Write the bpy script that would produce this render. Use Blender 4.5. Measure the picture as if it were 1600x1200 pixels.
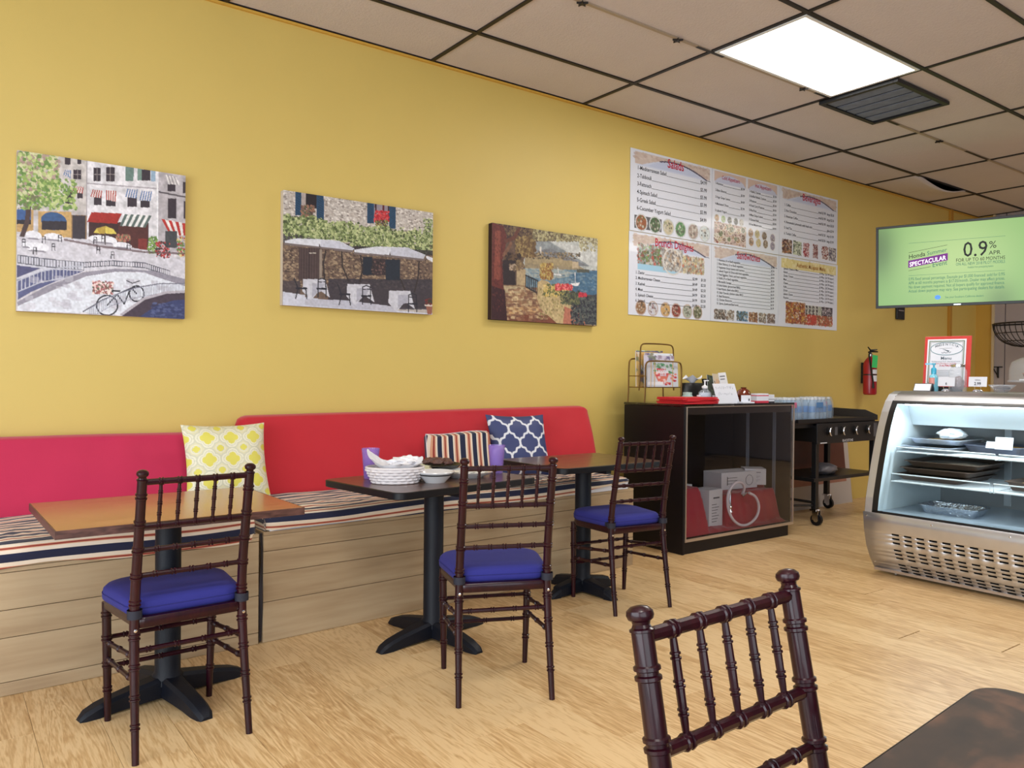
import bpy, bmesh, math, random
import numpy as np
from mathutils import Vector, Matrix, Euler

for o in list(bpy.data.objects):
    bpy.data.objects.remove(o)
SC = bpy.context.scene
COL = SC.collection
PI = math.pi
rnd = random.Random(7)

# ------------------------------------------------------------------ camera
cam_d = bpy.data.cameras.new('camera')
cam = bpy.data.objects.new('camera', cam_d)
COL.objects.link(cam)
YAW, PITCH, ROLL, FPX = 0.635606, -0.007988, 0.009718, 1226.02
cy, sy, cp, sp = math.cos(YAW), math.sin(YAW), math.cos(PITCH), math.sin(PITCH)
fw = Vector((sy*cp, cy*cp, sp)); rt = Vector((cy, -sy, 0)); up = rt.cross(fw)
r2 = rt*math.cos(ROLL)+up*math.sin(ROLL); u2 = up*math.cos(ROLL)-rt*math.sin(ROLL)
Mc = Matrix(((r2.x, u2.x, -fw.x), (r2.y, u2.y, -fw.y), (r2.z, u2.z, -fw.z))).to_4x4()
Mc.translation = Vector((-1.30665, -4.5114, 1.24256))
cam.matrix_world = Mc
cam_d.sensor_fit = 'HORIZONTAL'; cam_d.sensor_width = 36.0
cam_d.lens = FPX/1600*36.0
cam_d.clip_start = 0.05
SC.camera = cam

# ------------------------------------------------------------------ exposure, world, big lights
vs = SC.view_settings
SC.display_settings.display_device = 'sRGB'
vs.view_transform = 'Standard'; vs.look = 'None'; vs.exposure = 0.0; vs.gamma = 1.0
vs.use_curve_mapping = False
W = bpy.data.worlds.new('world'); SC.world = W; W.use_nodes = True
bg = W.node_tree.nodes['Background']
bg.inputs[0].default_value = (0.88, 0.94, 1.0, 1); bg.inputs[1].default_value = 0.42
SC.cycles.transparent_max_bounces = 32

def area(name, loc, rot, sx, sy_, power, col):
    d = bpy.data.lights.new(name, 'AREA'); d.shape = 'RECTANGLE'; d.size = sx; d.size_y = sy_
    d.energy = power; d.color = col
    o = bpy.data.objects.new(name, d); COL.objects.link(o); o.location = loc; o.rotation_euler = rot
    return o
# shop-front windows behind and left of the camera (daylight)
area('window_daylight', (-4.3, -4.2, 1.35), (0, -PI/2, 0), 2.3, 5.0, 215, (0.84, 0.93, 1.0))
area('window_daylight', (-2.3, -8.2, 1.5), (PI/2, 0, 0), 4.6, 2.4, 125, (0.88, 0.94, 1.0))

H = 3.3223          # ceiling height
# ------------------------------------------------------------------ colour and materials
def s2l(c):
    return tuple((x/12.92 if x <= 0.04045 else ((x+0.055)/1.055)**2.4) for x in c)
def rgb(r, g, b):
    return s2l((r/255, g/255, b/255))+(1.0,)

def newmat(name):
    m = bpy.data.materials.new(name); m.use_nodes = True
    nt = m.node_tree; b = nt.nodes['Principled BSDF']
    return m, nt, b
def N(nt, t, **k):
    n = nt.nodes.new(t)
    for a, v in k.items(): setattr(n, a, v)
    return n
def coords(nt, scale, obj=True, rot=(0, 0, 0)):
    tc = N(nt, 'ShaderNodeTexCoord'); mp = N(nt, 'ShaderNodeMapping')
    nt.links.new(tc.outputs['Object' if obj else 'Generated'], mp.inputs[0])
    mp.inputs['Scale'].default_value = scale; mp.inputs['Rotation'].default_value = rot
    return mp
def M(name, c, rough=0.5, metal=0.0, spec=0.5, var=0.0, vscale=8, bump=0.0, bscale=60, emit=None, estr=0, coat=0, alpha=1, sheen=0):
    m, nt, b = newmat(name)
    b.inputs['Base Color'].default_value = rgb(*c)
    b.inputs['Roughness'].default_value = rough; b.inputs['Metallic'].default_value = metal
    b.inputs['Specular IOR Level'].default_value = spec
    b.inputs['Coat Weight'].default_value = coat; b.inputs['Coat Roughness'].default_value = 0.08
    b.inputs['Sheen Weight'].default_value = sheen
    b.inputs['Alpha'].default_value = alpha
    L = nt.links
    mp = coords(nt, (1, 1, 1))
    if var:
        n = N(nt, 'ShaderNodeTexNoise'); n.inputs['Scale'].default_value = vscale; n.inputs['Detail'].default_value = 4
        L.new(mp.outputs[0], n.inputs['Vector'])
        mx = N(nt, 'ShaderNodeMixRGB'); mx.blend_type = 'MIX'
        lc = rgb(*c); mx.inputs[1].default_value = tuple(x*(1-var) for x in lc[:3])+(1,)
        mx.inputs[2].default_value = tuple(min(1, x*(1+var)) for x in lc[:3])+(1,)
        L.new(n.outputs[0], mx.inputs[0]); L.new(mx.outputs[0], b.inputs['Base Color'])
    if bump:
        n = N(nt, 'ShaderNodeTexNoise'); n.inputs['Scale'].default_value = bscale; n.inputs['Detail'].default_value = 3
        L.new(mp.outputs[0], n.inputs['Vector'])
        bp = N(nt, 'ShaderNodeBump'); bp.inputs['Strength'].default_value = bump; bp.inputs['Distance'].default_value = 0.01
        L.new(n.outputs[0], bp.inputs['Height']); L.new(bp.outputs[0], b.inputs['Normal'])
    if emit:
        b.inputs['Emission Color'].default_value = rgb(*emit); b.inputs['Emission Strength'].default_value = estr
    return m
def wood(name, cols, scale=(1, 1, 1), rough=0.4, per_obj=0.0, grain=1.0, coat=0.0, world=False, bump=0.05, fine=30):
    """cols: dark, mid, light.  scale stretches the noise; long axis = small scale."""
    m, nt, b = newmat(name); L = nt.links
    b.inputs['Roughness'].default_value = rough; b.inputs['Coat Weight'].default_value = coat
    b.inputs['Coat Roughness'].default_value = 0.12
    if world:
        g = N(nt, 'ShaderNodeNewGeometry'); src = g.outputs['Position']
    else:
        tc = N(nt, 'ShaderNodeTexCoord'); src = tc.outputs['Object']
    oi = N(nt, 'ShaderNodeObjectInfo')
    mul = N(nt, 'ShaderNodeVectorMath', operation='SCALE'); mul.inputs[0].default_value = (17, 31, 23)
    L.new(oi.outputs['Random'], mul.inputs['Scale'])
    add = N(nt, 'ShaderNodeVectorMath', operation='ADD'); L.new(src, add.inputs[0]); L.new(mul.outputs[0], add.inputs[1])
    mp = N(nt, 'ShaderNodeMapping'); mp.inputs['Scale'].default_value = scale; L.new(add.outputs[0], mp.inputs[0])
    n1 = N(nt, 'ShaderNodeTexNoise'); n1.inputs['Scale'].default_value = 1.6; n1.inputs['Detail'].default_value = 3; n1.inputs['Distortion'].default_value = 1.2
    L.new(mp.outputs[0], n1.inputs['Vector'])
    w1 = N(nt, 'ShaderNodeMath', operation='MULTIPLY'); w1.inputs[1].default_value = 9*grain; L.new(n1.outputs[0], w1.inputs[0])
    w2 = N(nt, 'ShaderNodeMath', operation='FRACT'); L.new(w1.outputs[0], w2.inputs[0])
    w3 = N(nt, 'ShaderNodeMath', operation='PINGPONG'); w3.inputs[1].default_value = 0.5; L.new(w1.outputs[0], w3.inputs[0])
    n2 = N(nt, 'ShaderNodeTexNoise'); n2.inputs['Scale'].default_value = fine; n2.inputs['Detail'].default_value = 5
    L.new(mp.outputs[0], n2.inputs['Vector'])
    a1 = N(nt, 'ShaderNodeMath', operation='MULTIPLY_ADD'); L.new(w3.outputs[0], a1.inputs[0]); a1.inputs[1].default_value = 0.75
    L.new(n2.outputs[0], a1.inputs[2])
    a2 = N(nt, 'ShaderNodeMath', operation='MULTIPLY_ADD'); L.new(oi.outputs['Random'], a2.inputs[0]); a2.inputs[1].default_value = per_obj
    L.new(a1.outputs[0], a2.inputs[2])
    cr = N(nt, 'ShaderNodeValToRGB'); e = cr.color_ramp.elements
    e[0].position = 0.38; e[0].color = rgb(*cols[0]); e[1].position = 0.95+per_obj*.5; e[1].color = rgb(*cols[2])
    x = e.new(0.62+per_obj*.4); x.color = rgb(*cols[1])
    L.new(a2.outputs[0], cr.inputs[0]); L.new(cr.outputs[0], b.inputs['Base Color'])
    bp = N(nt, 'ShaderNodeBump'); bp.inputs['Strength'].default_value = bump; bp.inputs['Distance'].default_value = 0.003
    L.new(a1.outputs[0], bp.inputs['Height']); L.new(bp.outputs[0], b.inputs['Normal'])
    return m
def paintmat(name, rough=0.6, coat=0, emit=0.0):
    m, nt, b = newmat(name); L = nt.links
    a = N(nt, 'ShaderNodeAttribute'); a.attribute_name = 'Col'
    L.new(a.outputs['Color'], b.inputs['Base Color']); b.inputs['Roughness'].default_value = rough
    b.inputs['Coat Weight'].default_value = coat
    if emit:
        b.inputs['Base Color'].default_value = (0, 0, 0, 1)
        for l in list(L):
            if l.to_socket == b.inputs['Base Color']: L.remove(l)
        L.new(a.outputs['Color'], b.inputs['Emission Color']); b.inputs['Emission Strength'].default_value = emit
    return m
def glassmat(name, tint=(235, 245, 245), rough=0.02, clear=0.9, refl=0.12):
    """thin clear sheet: mostly see-through, with a Fresnel-like gloss"""
    m = bpy.data.materials.new(name); m.use_nodes = True; nt = m.node_tree; L = nt.links
    for n in list(nt.nodes): nt.nodes.remove(n)
    out = N(nt, 'ShaderNodeOutputMaterial'); tr = N(nt, 'ShaderNodeBsdfTransparent'); gl = N(nt, 'ShaderNodeBsdfGlossy')
    tr.inputs[0].default_value = tuple(x*clear for x in rgb(*tint)[:3])+(1,)
    gl.inputs['Roughness'].default_value = rough
    lw = N(nt, 'ShaderNodeLayerWeight'); lw.inputs[0].default_value = refl
    mx = N(nt, 'ShaderNodeMixShader'); L.new(lw.outputs['Fresnel'], mx.inputs[0]); L.new(tr.outputs[0], mx.inputs[1]); L.new(gl.outputs[0], mx.inputs[2])
    L.new(mx.outputs[0], out.inputs[0]); return m
def milky(name, c, fac=.5, rough=.15):
    m = bpy.data.materials.new(name); m.use_nodes = True; nt = m.node_tree; L = nt.links; b = nt.nodes['Principled BSDF']; out = nt.nodes['Material Output']
    b.inputs['Base Color'].default_value = rgb(*c); b.inputs['Roughness'].default_value = rough
    tr = N(nt, 'ShaderNodeBsdfTransparent'); mx = N(nt, 'ShaderNodeMixShader'); mx.inputs[0].default_value = fac
    L.new(tr.outputs[0], mx.inputs[1]); L.new(b.outputs[0], mx.inputs[2]); L.new(mx.outputs[0], out.inputs[0]); return m
def stripemat(name, stops, period, rough=0.85):
    """woven stripes along the second component of the 'st' attribute"""
    m, nt, b = newmat(name); L = nt.links
    a = N(nt, 'ShaderNodeAttribute'); a.attribute_name = 'st'
    sx = N(nt, 'ShaderNodeSeparateXYZ'); L.new(a.outputs['Vector'], sx.inputs[0])
    d = N(nt, 'ShaderNodeMath', operation='DIVIDE'); d.inputs[1].default_value = period; L.new(sx.outputs['Y'], d.inputs[0])
    fr = N(nt, 'ShaderNodeMath', operation='FRACT'); L.new(d.outputs[0], fr.inputs[0])
    cr = N(nt, 'ShaderNodeValToRGB'); cr.color_ramp.interpolation = 'CONSTANT'
    e = cr.color_ramp.elements; e[0].position = 0; e[0].color = rgb(*stops[0][1]); e[1].position = stops[1][0]; e[1].color = rgb(*stops[1][1])
    for p, c in stops[2:]:
        x = e.new(p); x.color = rgb(*c)
    L.new(fr.outputs[0], cr.inputs[0]); L.new(cr.outputs[0], b.inputs['Base Color'])
    b.inputs['Roughness'].default_value = rough; b.inputs['Sheen Weight'].default_value = 0.15
    mp = coords(nt, (1, 1, 1)); n = N(nt, 'ShaderNodeTexNoise'); n.inputs['Scale'].default_value = 300
    L.new(mp.outputs[0], n.inputs['Vector'])
    bp = N(nt, 'ShaderNodeBump'); bp.inputs['Strength'].default_value = 0.15; bp.inputs['Distance'].default_value = 0.002
    L.new(n.outputs[0], bp.inputs['Height']); L.new(bp.outputs[0], b.inputs['Normal'])
    return m

mt = {}
mt['wall'] = M('yellow_wall_paint', (216, 190, 106), 0.5, var=0.03, vscale=2.5, bump=0.06, bscale=220)
mt['wall_shaded'] = M('yellow_wall_paint_shaded', (204, 162, 70), 0.5, var=0.03, vscale=2.5, bump=0.06, bscale=220)  # yellow wall paint darkened in colour for the shade on the end wall
mt['trim'] = M('ochre_trim_paint', (190, 138, 46), 0.5)
mt['tile'] = M('acoustic_tile', (212, 204, 204), 0.9, var=0.05, vscale=3, bump=0.35, bscale=90)
mt['grid'] = M('black_grid_metal', (26, 20, 20), 0.5)
mt['gridbeige'] = M('beige_grid_metal', (168, 152, 132), 0.5)
mt['void'] = M('plenum_dark', (14, 12, 12), 0.9)
mt['floorbase'] = M('subfloor', (14, 9, 6), 0.9)
mt['plank'] = wood('oak_laminate', ((178, 136, 88), (206, 170, 120), (224, 192, 144)), (7, .7, 1), rough=0.38, per_obj=0.34, grain=0.9, world=True, bump=0.02, fine=22)
mt['benchwood'] = wood('pale_plywood', ((154, 130, 100), (170, 146, 114), (182, 160, 128)), (0.35, 1, 5), rough=0.6, per_obj=0.10, grain=0.15, bump=0.02, fine=7)
mt['tablewood'] = wood('varnished_brown_wood', ((142, 86, 54), (164, 104, 68), (180, 122, 84)), (0.8, 5, 1), rough=0.24, coat=0.4, grain=0.6, bump=0.02)
mt['tableedge'] = wood('brown_table_edge', ((60, 36, 34), (78, 50, 46), (98, 66, 60)), (1, 1, 6), rough=0.4, bump=0.02)
mt['darktop'] = wood('dark_walnut_laminate', ((58, 38, 32), (80, 52, 42), (98, 66, 54)), (0.9, 6, 1), rough=0.30, coat=0.3, grain=0.5, bump=0.02)
mt['neartop'] = wood('mottled_brown_laminate', ((34, 24, 19), (50, 36, 27), (104, 70, 50)), (2.2, 3.2, 1), rough=0.6, grain=0.25, bump=0.06, fine=4)
mt['rubber'] = M('black_rubber_edge', (12, 13, 20), 0.4, spec=.35)
mt['iron'] = M('black_cast_iron', (13, 17, 28), 0.5, spec=.3, bump=0.1, bscale=200)
mt['mahogany'] = wood('mahogany_lacquer', ((30, 2, 12), (38, 4, 15), (48, 6, 18)), (5, 5, .8), rough=0.3, coat=0.3, grain=0.2, bump=0.0)
_b = mt['mahogany'].node_tree.nodes['Principled BSDF']; _b.inputs['Specular IOR Level'].default_value = .28; _b.inputs['Coat Weight'].default_value = .22; _b.inputs['Coat Roughness'].default_value = .06
mt['blue'] = M('royal_blue_cloth', (34, 36, 122), 0.85, sheen=0.02, bump=0.1, bscale=400)
mt['bluepipe'] = M('blue_piping', (30, 32, 110), 0.8)
mt['strap'] = M('navy_strap', (26, 28, 44), 0.7)
mt['red'] = M('red_cotton', (190, 30, 44), 0.85, var=0.05, vscale=5, sheen=0.2, bump=0.1, bscale=350)
mt['red_cool_lit'] = M('red_cotton_cool_lit', (192, 36, 78), 0.85, var=0.05, vscale=5, sheen=0.2, bump=0.1, bscale=350)  # same red cotton, with cool daylight's pinkish cast put into the colour
NAVY, CREAM, RUST, PEACH = (24, 30, 62), (232, 218, 200), (150, 58, 48), (214, 160, 128)
mt['stripe'] = stripemat('striped_canvas', [(0, NAVY), (.36, CREAM), (.54, PEACH), (.58, RUST), (.67, PEACH), (.71, CREAM), (.93, NAVY)], 0.078)
mt['stripe2'] = stripemat('striped_pillow_canvas', [(0, NAVY), (.32, CREAM), (.45, PEACH), (.56, RUST), (.68, PEACH), (.78, CREAM), (.92, NAVY)], 0.082)
mt['paint'] = paintmat('printed_canvas', 0.55)
mt['paper'] = M('white_paper', (225, 228, 238), 0.6)
mt['laminate'] = M('laminated_poster', (220, 224, 238), 0.28, coat=0.3)
mt['ink'] = M('black_ink', (44, 44, 56), 0.6)
mt['redink'] = M('red_ink', (190, 36, 60), 0.6)
mt['canvas_edge'] = M('canvas_side', (206, 196, 184), 0.8)
mt['canvas_dark'] = M('dark_canvas_side', (46, 26, 28), 0.8)
mt['black'] = M('black_laminate', (18, 15, 21), 0.4, spec=.3)
mt['blackpl'] = M('black_plastic', (18, 18, 20), 0.35)
mt['blackmetal'] = M('black_painted_steel', (20, 20, 24), 0.4)
mt['griddletop'] = M('griddle_steel', (62, 58, 58), 0.5, metal=0.3)
mt['chrome'] = M('chrome', (220, 220, 225), 0.15, metal=1)
mt['steel'] = M('brushed_stainless', (206, 208, 214), 0.34, metal=.82, var=0.08, vscale=12)
mt['steeltop'] = M('worn_stainless', (170, 168, 168), 0.4, metal=1, var=0.1, vscale=20)
mt['brass'] = M('brass_wire', (150, 118, 72), 0.3, metal=1)
mt['alu'] = M('aluminium_trim', (196, 180, 166), 0.4, metal=0.7)
mt['white'] = M('white_enamel', (235, 240, 245), 0.35)
mt['whitewire'] = M('white_coated_wire', (232, 238, 245), 0.4)
mt['glass'] = glassmat('clear_glass', (250, 250, 252), clear=0.97, refl=0.14)
mt['caseglass'] = glassmat('curved_case_glass', clear=0.95, refl=0.06)
mt['film'] = glassmat('plastic_film', (220, 235, 250), rough=0.12, clear=0.85, refl=0.25)
mt['grey'] = M('grey_wall_panel', (168, 158, 160), 0.45, var=0.03)

# ------------------------------------------------------------------ mesh helper
class MB:
    def __init__(s): s.v = []; s.f = []; s.st = None
    def add(s, vs_, fs):
        o = len(s.v); s.v += [tuple(p) for p in vs_]; s.f += [tuple(i+o for i in f) for f in fs]; return s
    def box(s, x0, x1, y0, y1, z0, z1, T=None):
        p = [(x, y, z) for z in (z0, z1) for y in (y0, y1) for x in (x0, x1)]
        if T is not None: p = [T @ Vector(q) for q in p]
        return s.add(p, [(0, 2, 3, 1), (4, 5, 7, 6), (0, 1, 5, 4), (2, 6, 7, 3), (0, 4, 6, 2), (1, 3, 7, 5)])
    def rings(s, rings, close=True, caps=True):
        n = len(rings[0]); vs_ = [p for r in rings for p in r]; fs = []
        for i in range(len(rings)-1):
            for j in range(n if close else n-1):
                k = (j+1) % n
                fs.append((i*n+j, i*n+k, (i+1)*n+k, (i+1)*n+j))
        if caps: fs.append(tuple(reversed(range(n)))); fs.append(tuple((len(rings)-1)*n+j for j in range(n)))
        return s.add(vs_, fs)
    def lathe(s, prof, c=(0, 0, 0), n=20, sx=1, sy=1, caps=True):
        R = [[(c[0]+r*sx*math.cos(2*PI*j/n), c[1]+r*sy*math.sin(2*PI*j/n), c[2]+z) for j in range(n)] for r, z in prof]
        return s.rings(R, True, caps)
    def tube(s, pts, r, n=8, closed=False, caps=True):
        pts = [Vector(p) for p in pts]; m = len(pts)
        rr = r if isinstance(r, (list, tuple)) else [r]*m
        R = []; ref = None
        for i, p in enumerate(pts):
            a = pts[(i-1) % m] if (closed or i > 0) else p; b = pts[(i+1) % m] if (closed or i < m-1) else p
            t = (b-a).normalized()
            if ref is None: ref = Vector((0, 0, 1)) if abs(t.z) < .9 else Vector((1, 0, 0))
            x = (ref-t*ref.dot(t)).normalized(); ref = x; y = t.cross(x)
            R.append([p+(x*math.cos(2*PI*j/n)+y*math.sin(2*PI*j/n))*rr[i] for j in range(n)])
        if closed: R.append(R[0]); return s.rings(R, True, False)
        return s.rings(R, True, caps)
    def prism(s, poly, a, b, axis='y'):
        def P(u, w, t): return {'y': (u, t, w), 'x': (t, u, w), 'z': (u, w, t)}[axis]
        n = len(poly)
        vs_ = [P(u, w, a) for u, w in poly]+[P(u, w, b) for u, w in poly]
        fs = [tuple(range(n)), tuple(reversed(range(n, 2*n)))]+[(i, i+n, (i+1) % n+n, (i+1) % n) for i in range(n)]
        return s.add(vs_, fs)
    def grid(s, nu, nv, fn, st=None):
        vs_ = [fn(i/(nu-1), j/(nv-1)) for j in range(nv) for i in range(nu)]
        fs = [(j*nu+i, j*nu+i+1, (j+1)*nu+i+1, (j+1)*nu+i) for j in range(nv-1) for i in range(nu-1)]
        if st:
            if s.st is None: s.st = []
            s.st += [(0, 0)]*(len(s.v)-len(s.st)); s.st += [st(i/(nu-1), j/(nv-1)) for j in range(nv) for i in range(nu)]
        return s.add(vs_, fs)
    def xf(s, T):
        s.v = [tuple(T @ Vector(p)) for p in s.v]; return s
    def build(s, name, m, parent=None, smooth=True, loc=None, rot=None, bevel=0, angle=35, fix=True):
        me = bpy.data.meshes.new(name); me.from_pydata(s.v, [], s.f)
        if fix:
            bm = bmesh.new(); bm.from_mesh(me); bmesh.ops.recalc_face_normals(bm, faces=bm.faces); bm.to_mesh(me); bm.free()
        if s.st is not None:
            a = me.attributes.new('st', 'FLOAT_VECTOR', 'POINT')
            st = s.st+[(0, 0)]*(len(s.v)-len(s.st))
            a.data.foreach_set('vector', [q for p in st for q in (p[0], p[1], 0.0)])
        if m is not None: me.materials.append(m)
        if smooth:
            me.polygons.foreach_set('use_smooth', [True]*len(me.polygons)); me.set_sharp_from_angle(angle=math.radians(angle))
        me.update()
        o = bpy.data.objects.new(name, me); COL.objects.link(o)
        if parent is not None: o.parent = parent
        if loc is not None: o.location = loc
        if rot is not None: o.rotation_euler = rot
        if bevel:
            md = o.modifiers.new('bevel', 'BEVEL'); md.width = bevel; md.segments = 2; md.limit_method = 'ANGLE'
        return o
def tag(o, label=None, cat=None, group=None, kind=None):
    if label: o['label'] = label
    if cat: o['category'] = cat
    if group: o['group'] = group
    if kind: o['kind'] = kind
    return o
def thing(name, label, cat, loc=(0, 0, 0), rotz=0, group=None, rot=None):
    o = bpy.data.objects.new(name, None); COL.objects.link(o); o.location = loc
    o.rotation_euler = rot if rot else (0, 0, rotz); o.empty_display_size = 0.05
    return tag(o, label, cat, group)
KIDS = {}
def copy_tree(root, loc, rotz, label, group=None):
    ch = {}
    for o in bpy.data.objects:
        if o.parent is not None: ch.setdefault(o.parent.name, []).append(o)
    def rec(o, par):
        c = o.copy(); COL.objects.link(c); c.parent = par
        for k in ch.get(o.name, []): rec(k, c)
        return c
    r = rec(root, None); r.location = loc; r.rotation_euler = (0, 0, rotz); r['label'] = label
    if group: r['group'] = group
    return r
def rbox(x0, x1, y0, y1, z0, z1): return MB().box(x0, x1, y0, y1, z0, z1)
def struct(o): o['kind'] = 'structure'; return o

# flat lettering as real glyph outlines
_txt = {}
def glyphs(s, bold=0.0):
    k = (s, bold)
    if k not in _txt:
        cu = bpy.data.curves.new('t', 'FONT'); cu.body = s; cu.size = 1.0; cu.resolution_u = 2; cu.offset = bold
        ob = bpy.data.objects.new('t', cu)
        me = bpy.data.meshes.new_from_object(ob)
        vs_ = [tuple(v.co) for v in me.vertices]; fs = [tuple(p.vertices) for p in me.polygons]
        wd = max([v[0] for v in vs_], default=0)
        bpy.data.objects.remove(ob); bpy.data.curves.remove(cu); bpy.data.meshes.remove(me)
        _txt[k] = (vs_, fs, wd)
    return _txt[k]
def text(mb, s, x, z, size, y=0.0, align='l', bold=0.0, sx=1.0, slope=0.0, maxw=None):
    vs_, fs, wd = glyphs(s, bold); w = wd*size*sx
    if maxw and w > maxw: sx *= maxw/w; w = maxw
    ox = {'l': 0, 'c': -w/2, 'r': -w}[align]
    mb.add([(x+ox+v[0]*size*sx, y, z+v[1]*size+slope*(ox+v[0]*size*sx)) for v in vs_], fs)
    return w

# numpy painter for flat prints (canvases, posters, cloth prints, screens)
class Cv:
    def __init__(s, w, h, bgc, quad=None, seed=1):
        s.w, s.h = w, h; s.a = np.zeros((h, w, 3)); s.a[:] = np.array(bgc)/255.0
        s.r = np.random.RandomState(seed)
        s.X, s.Y = np.meshgrid((np.arange(w)+.0)/(w-1), (np.arange(h)+.0)/(h-1))
        s.Hm = None; s.nk, s.rk = (2.2, .62) if quad else (1, 1)
        if quad:
            A = []; B = []
            for (x, y), (u, v) in zip(quad, [(0, 0), (1, 0), (1, 1), (0, 1)]):
                A += [[x, y, 1, 0, 0, 0, -u*x, -u*y], [0, 0, 0, x, y, 1, -v*x, -v*y]]; B += [u, v]
            s.Hm = np.append(np.linalg.solve(np.array(A, float), np.array(B, float)), 1).reshape(3, 3)
    def T(s, x, y):
        if s.Hm is None: return x, y
        q = s.Hm @ np.array([x, y, 1.0]); return q[0]/q[2], q[1]/q[2]
    def put(s, m, c, al=1.0):
        c = np.array(c)/255.0; s.a[m] = s.a[m]*(1-al)+c*al
    def poly(s, pts, c, al=1.0):
        P = [s.T(*p) for p in pts]; inside = np.zeros((s.h, s.w), bool); n = len(P)
        for i in range(n):
            (x1, y1), (x2, y2) = P[i], P[(i+1) % n]
            if abs(y2-y1) < 1e-9: continue
            cond = ((y1 > s.Y) != (y2 > s.Y)) & (s.X < (x2-x1)*(s.Y-y1)/(y2-y1)+x1)
            inside ^= cond
        s.put(inside, c, al); return inside
    def rect(s, x0, y0, x1, y1, c, al=1.0): return s.poly([(x0, y0), (x1, y0), (x1, y1), (x0, y1)], c, al)
    def ell(s, cx, cy_, rx, ry, c, al=1.0, ring=None):
        x, y = s.T(cx, cy_); x2, _ = s.T(cx+rx, cy_); _, y3 = s.T(cx, cy_+ry); a, b = max(abs(x2-x), 1e-4), max(abs(y3-y), 1e-4)
        d = ((s.X-x)/a)**2+((s.Y-y)/b)**2; m = d <= 1
        if ring: m &= d >= (1-ring)**2
        s.put(m, c, al)
    def line(s, pts, w, c, al=1.0):
        P = [s.T(*p) for p in pts]; asp = s.h/s.w
        for (x1, y1), (x2, y2) in zip(P, P[1:]):
            dx, dy = x2-x1, (y2-y1)*asp; L2 = dx*dx+dy*dy+1e-12
            t = np.clip(((s.X-x1)*dx+(s.Y-y1)*asp*dy)/L2, 0, 1)
            d = np.hypot(s.X-x1-t*dx, (s.Y-y1)*asp-t*dy); s.put(d <= w, c, al)
    def specks(s, n, box, r, cols, al=1.0, mask=None, asp=1.0):
        n = int(n*s.nk); r = r*s.rk
        x0, y0, x1, y1 = box
        for _ in range(n):
            x, y = s.T(s.r.uniform(x0, x1), s.r.uniform(y0, y1))
            i, j = int(x*(s.w-1)), int(y*(s.h-1))
            if not (0 <= i < s.w and 0 <= j < s.h): continue
            if mask is not None and not mask[j, i]: continue
            rr = s.r.uniform(.4, 1)*r*s.w; c = cols[s.r.randint(len(cols))]
            k = int(rr)+2; i0, i1, j0, j1 = max(0, i-k), min(s.w, i+k+1), max(0, j-k), min(s.h, j+k+1)
            yy, xx = np.mgrid[j0:j1, i0:i1]; m = ((xx-i)/asp)**2+(yy-j)**2 <= rr*rr
            sub = s.a[j0:j1, i0:i1]; sub[m] = sub[m]*(1-al)+np.array(c)/255.0*al
    def noise(s, amp, cell=6, mask=None):
        g = s.r.rand(s.h//cell+2, s.w//cell+2)
        yi = np.arange(s.h)/cell; xi = np.arange(s.w)/cell
        y0 = yi.astype(int); x0 = xi.astype(int); fy = (yi-y0)[:, None]; fx = (xi-x0)[None]
        n = (g[y0][:, x0]*(1-fy)*(1-fx)+g[y0+1][:, x0]*fy*(1-fx)+g[y0][:, x0+1]*(1-fy)*fx+g[y0+1][:, x0+1]*fy*fx)-.5
        n = n[:, :, None]*amp*2
        if mask is not None: n = n*mask[:, :, None]
        s.a = np.clip(s.a*(1+n), 0, 1)
    def mesh(s, name, fn, m, parent, smooth=True):
        mb = MB(); mb.grid(s.w, s.h, fn); o = mb.build(name, m, parent, smooth, fix=False)
        me = o.data; at = me.attributes.new('Col', 'FLOAT_COLOR', 'POINT')
        a = np.clip(s.a, 0, 1); lin = np.where(a <= .04045, a/12.92, ((a+.055)/1.055)**2.4)
        buf = np.ones((s.h*s.w, 4), np.float32); buf[:, :3] = lin.reshape(-1, 3)
        at.data.foreach_set('color', buf.ravel()); return o
# ================================================================== ROOM
X0, X1, Y0 = -3.99, 9.30, -7.0
struct(rbox(X0-1, X1+.2, 0, .12, -.02, H+.2).build('wall_back', mt['wall'], smooth=False))
wr = struct(rbox(X1, X1+.12, -.20, 0, -.02, H+.2).build('wall_right', mt['wall_shaded'], smooth=False))
for i, (a, b) in enumerate([(-.336, -.215), (-1.556, -.342), (-2.776, -1.562), (-3.996, -2.782), (-5.22, -4.0)]):
    rbox(X1-.004, X1+.1, a+.003, b-.003, 0, H).build('wall_panel', mt['grey'], wr, smooth=False)
rbox(X1+.02, X1+.14, -7, -.20, 0, H+.2).build('panel_backing', mt['grey'], wr, smooth=False)
struct(rbox(2.6, X1+.14, -7.3, -7.15, 0, H+.2).build('wall_light_block', M('beige_light_block', (150, 132, 108), .7), smooth=False))  # unseen wall, added to cut sky light on the right side
struct(rbox(X1-.03, X1+.02, -.222, -.192, 0, H).build('trim_1', M('cream_corner_trim', (206, 186, 150), .5), smooth=False, bevel=.004))
struct(rbox(8.54, 8.60, -.03, .001, 0, H).build('trim_2', mt['trim'], smooth=False, bevel=.004))
# thin painted wall angle under the ceiling
struct(rbox(X0-1, X1, -.018, .001, H-.016, H-.003).build('trim_3', M('yellow_wall_angle', (214, 168, 70), .5), smooth=False))
fl = struct(rbox(X0-1.2, X1+.1, -9, .05, -.1, -.012).build('floor', mt['floorbase'], smooth=False))
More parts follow.
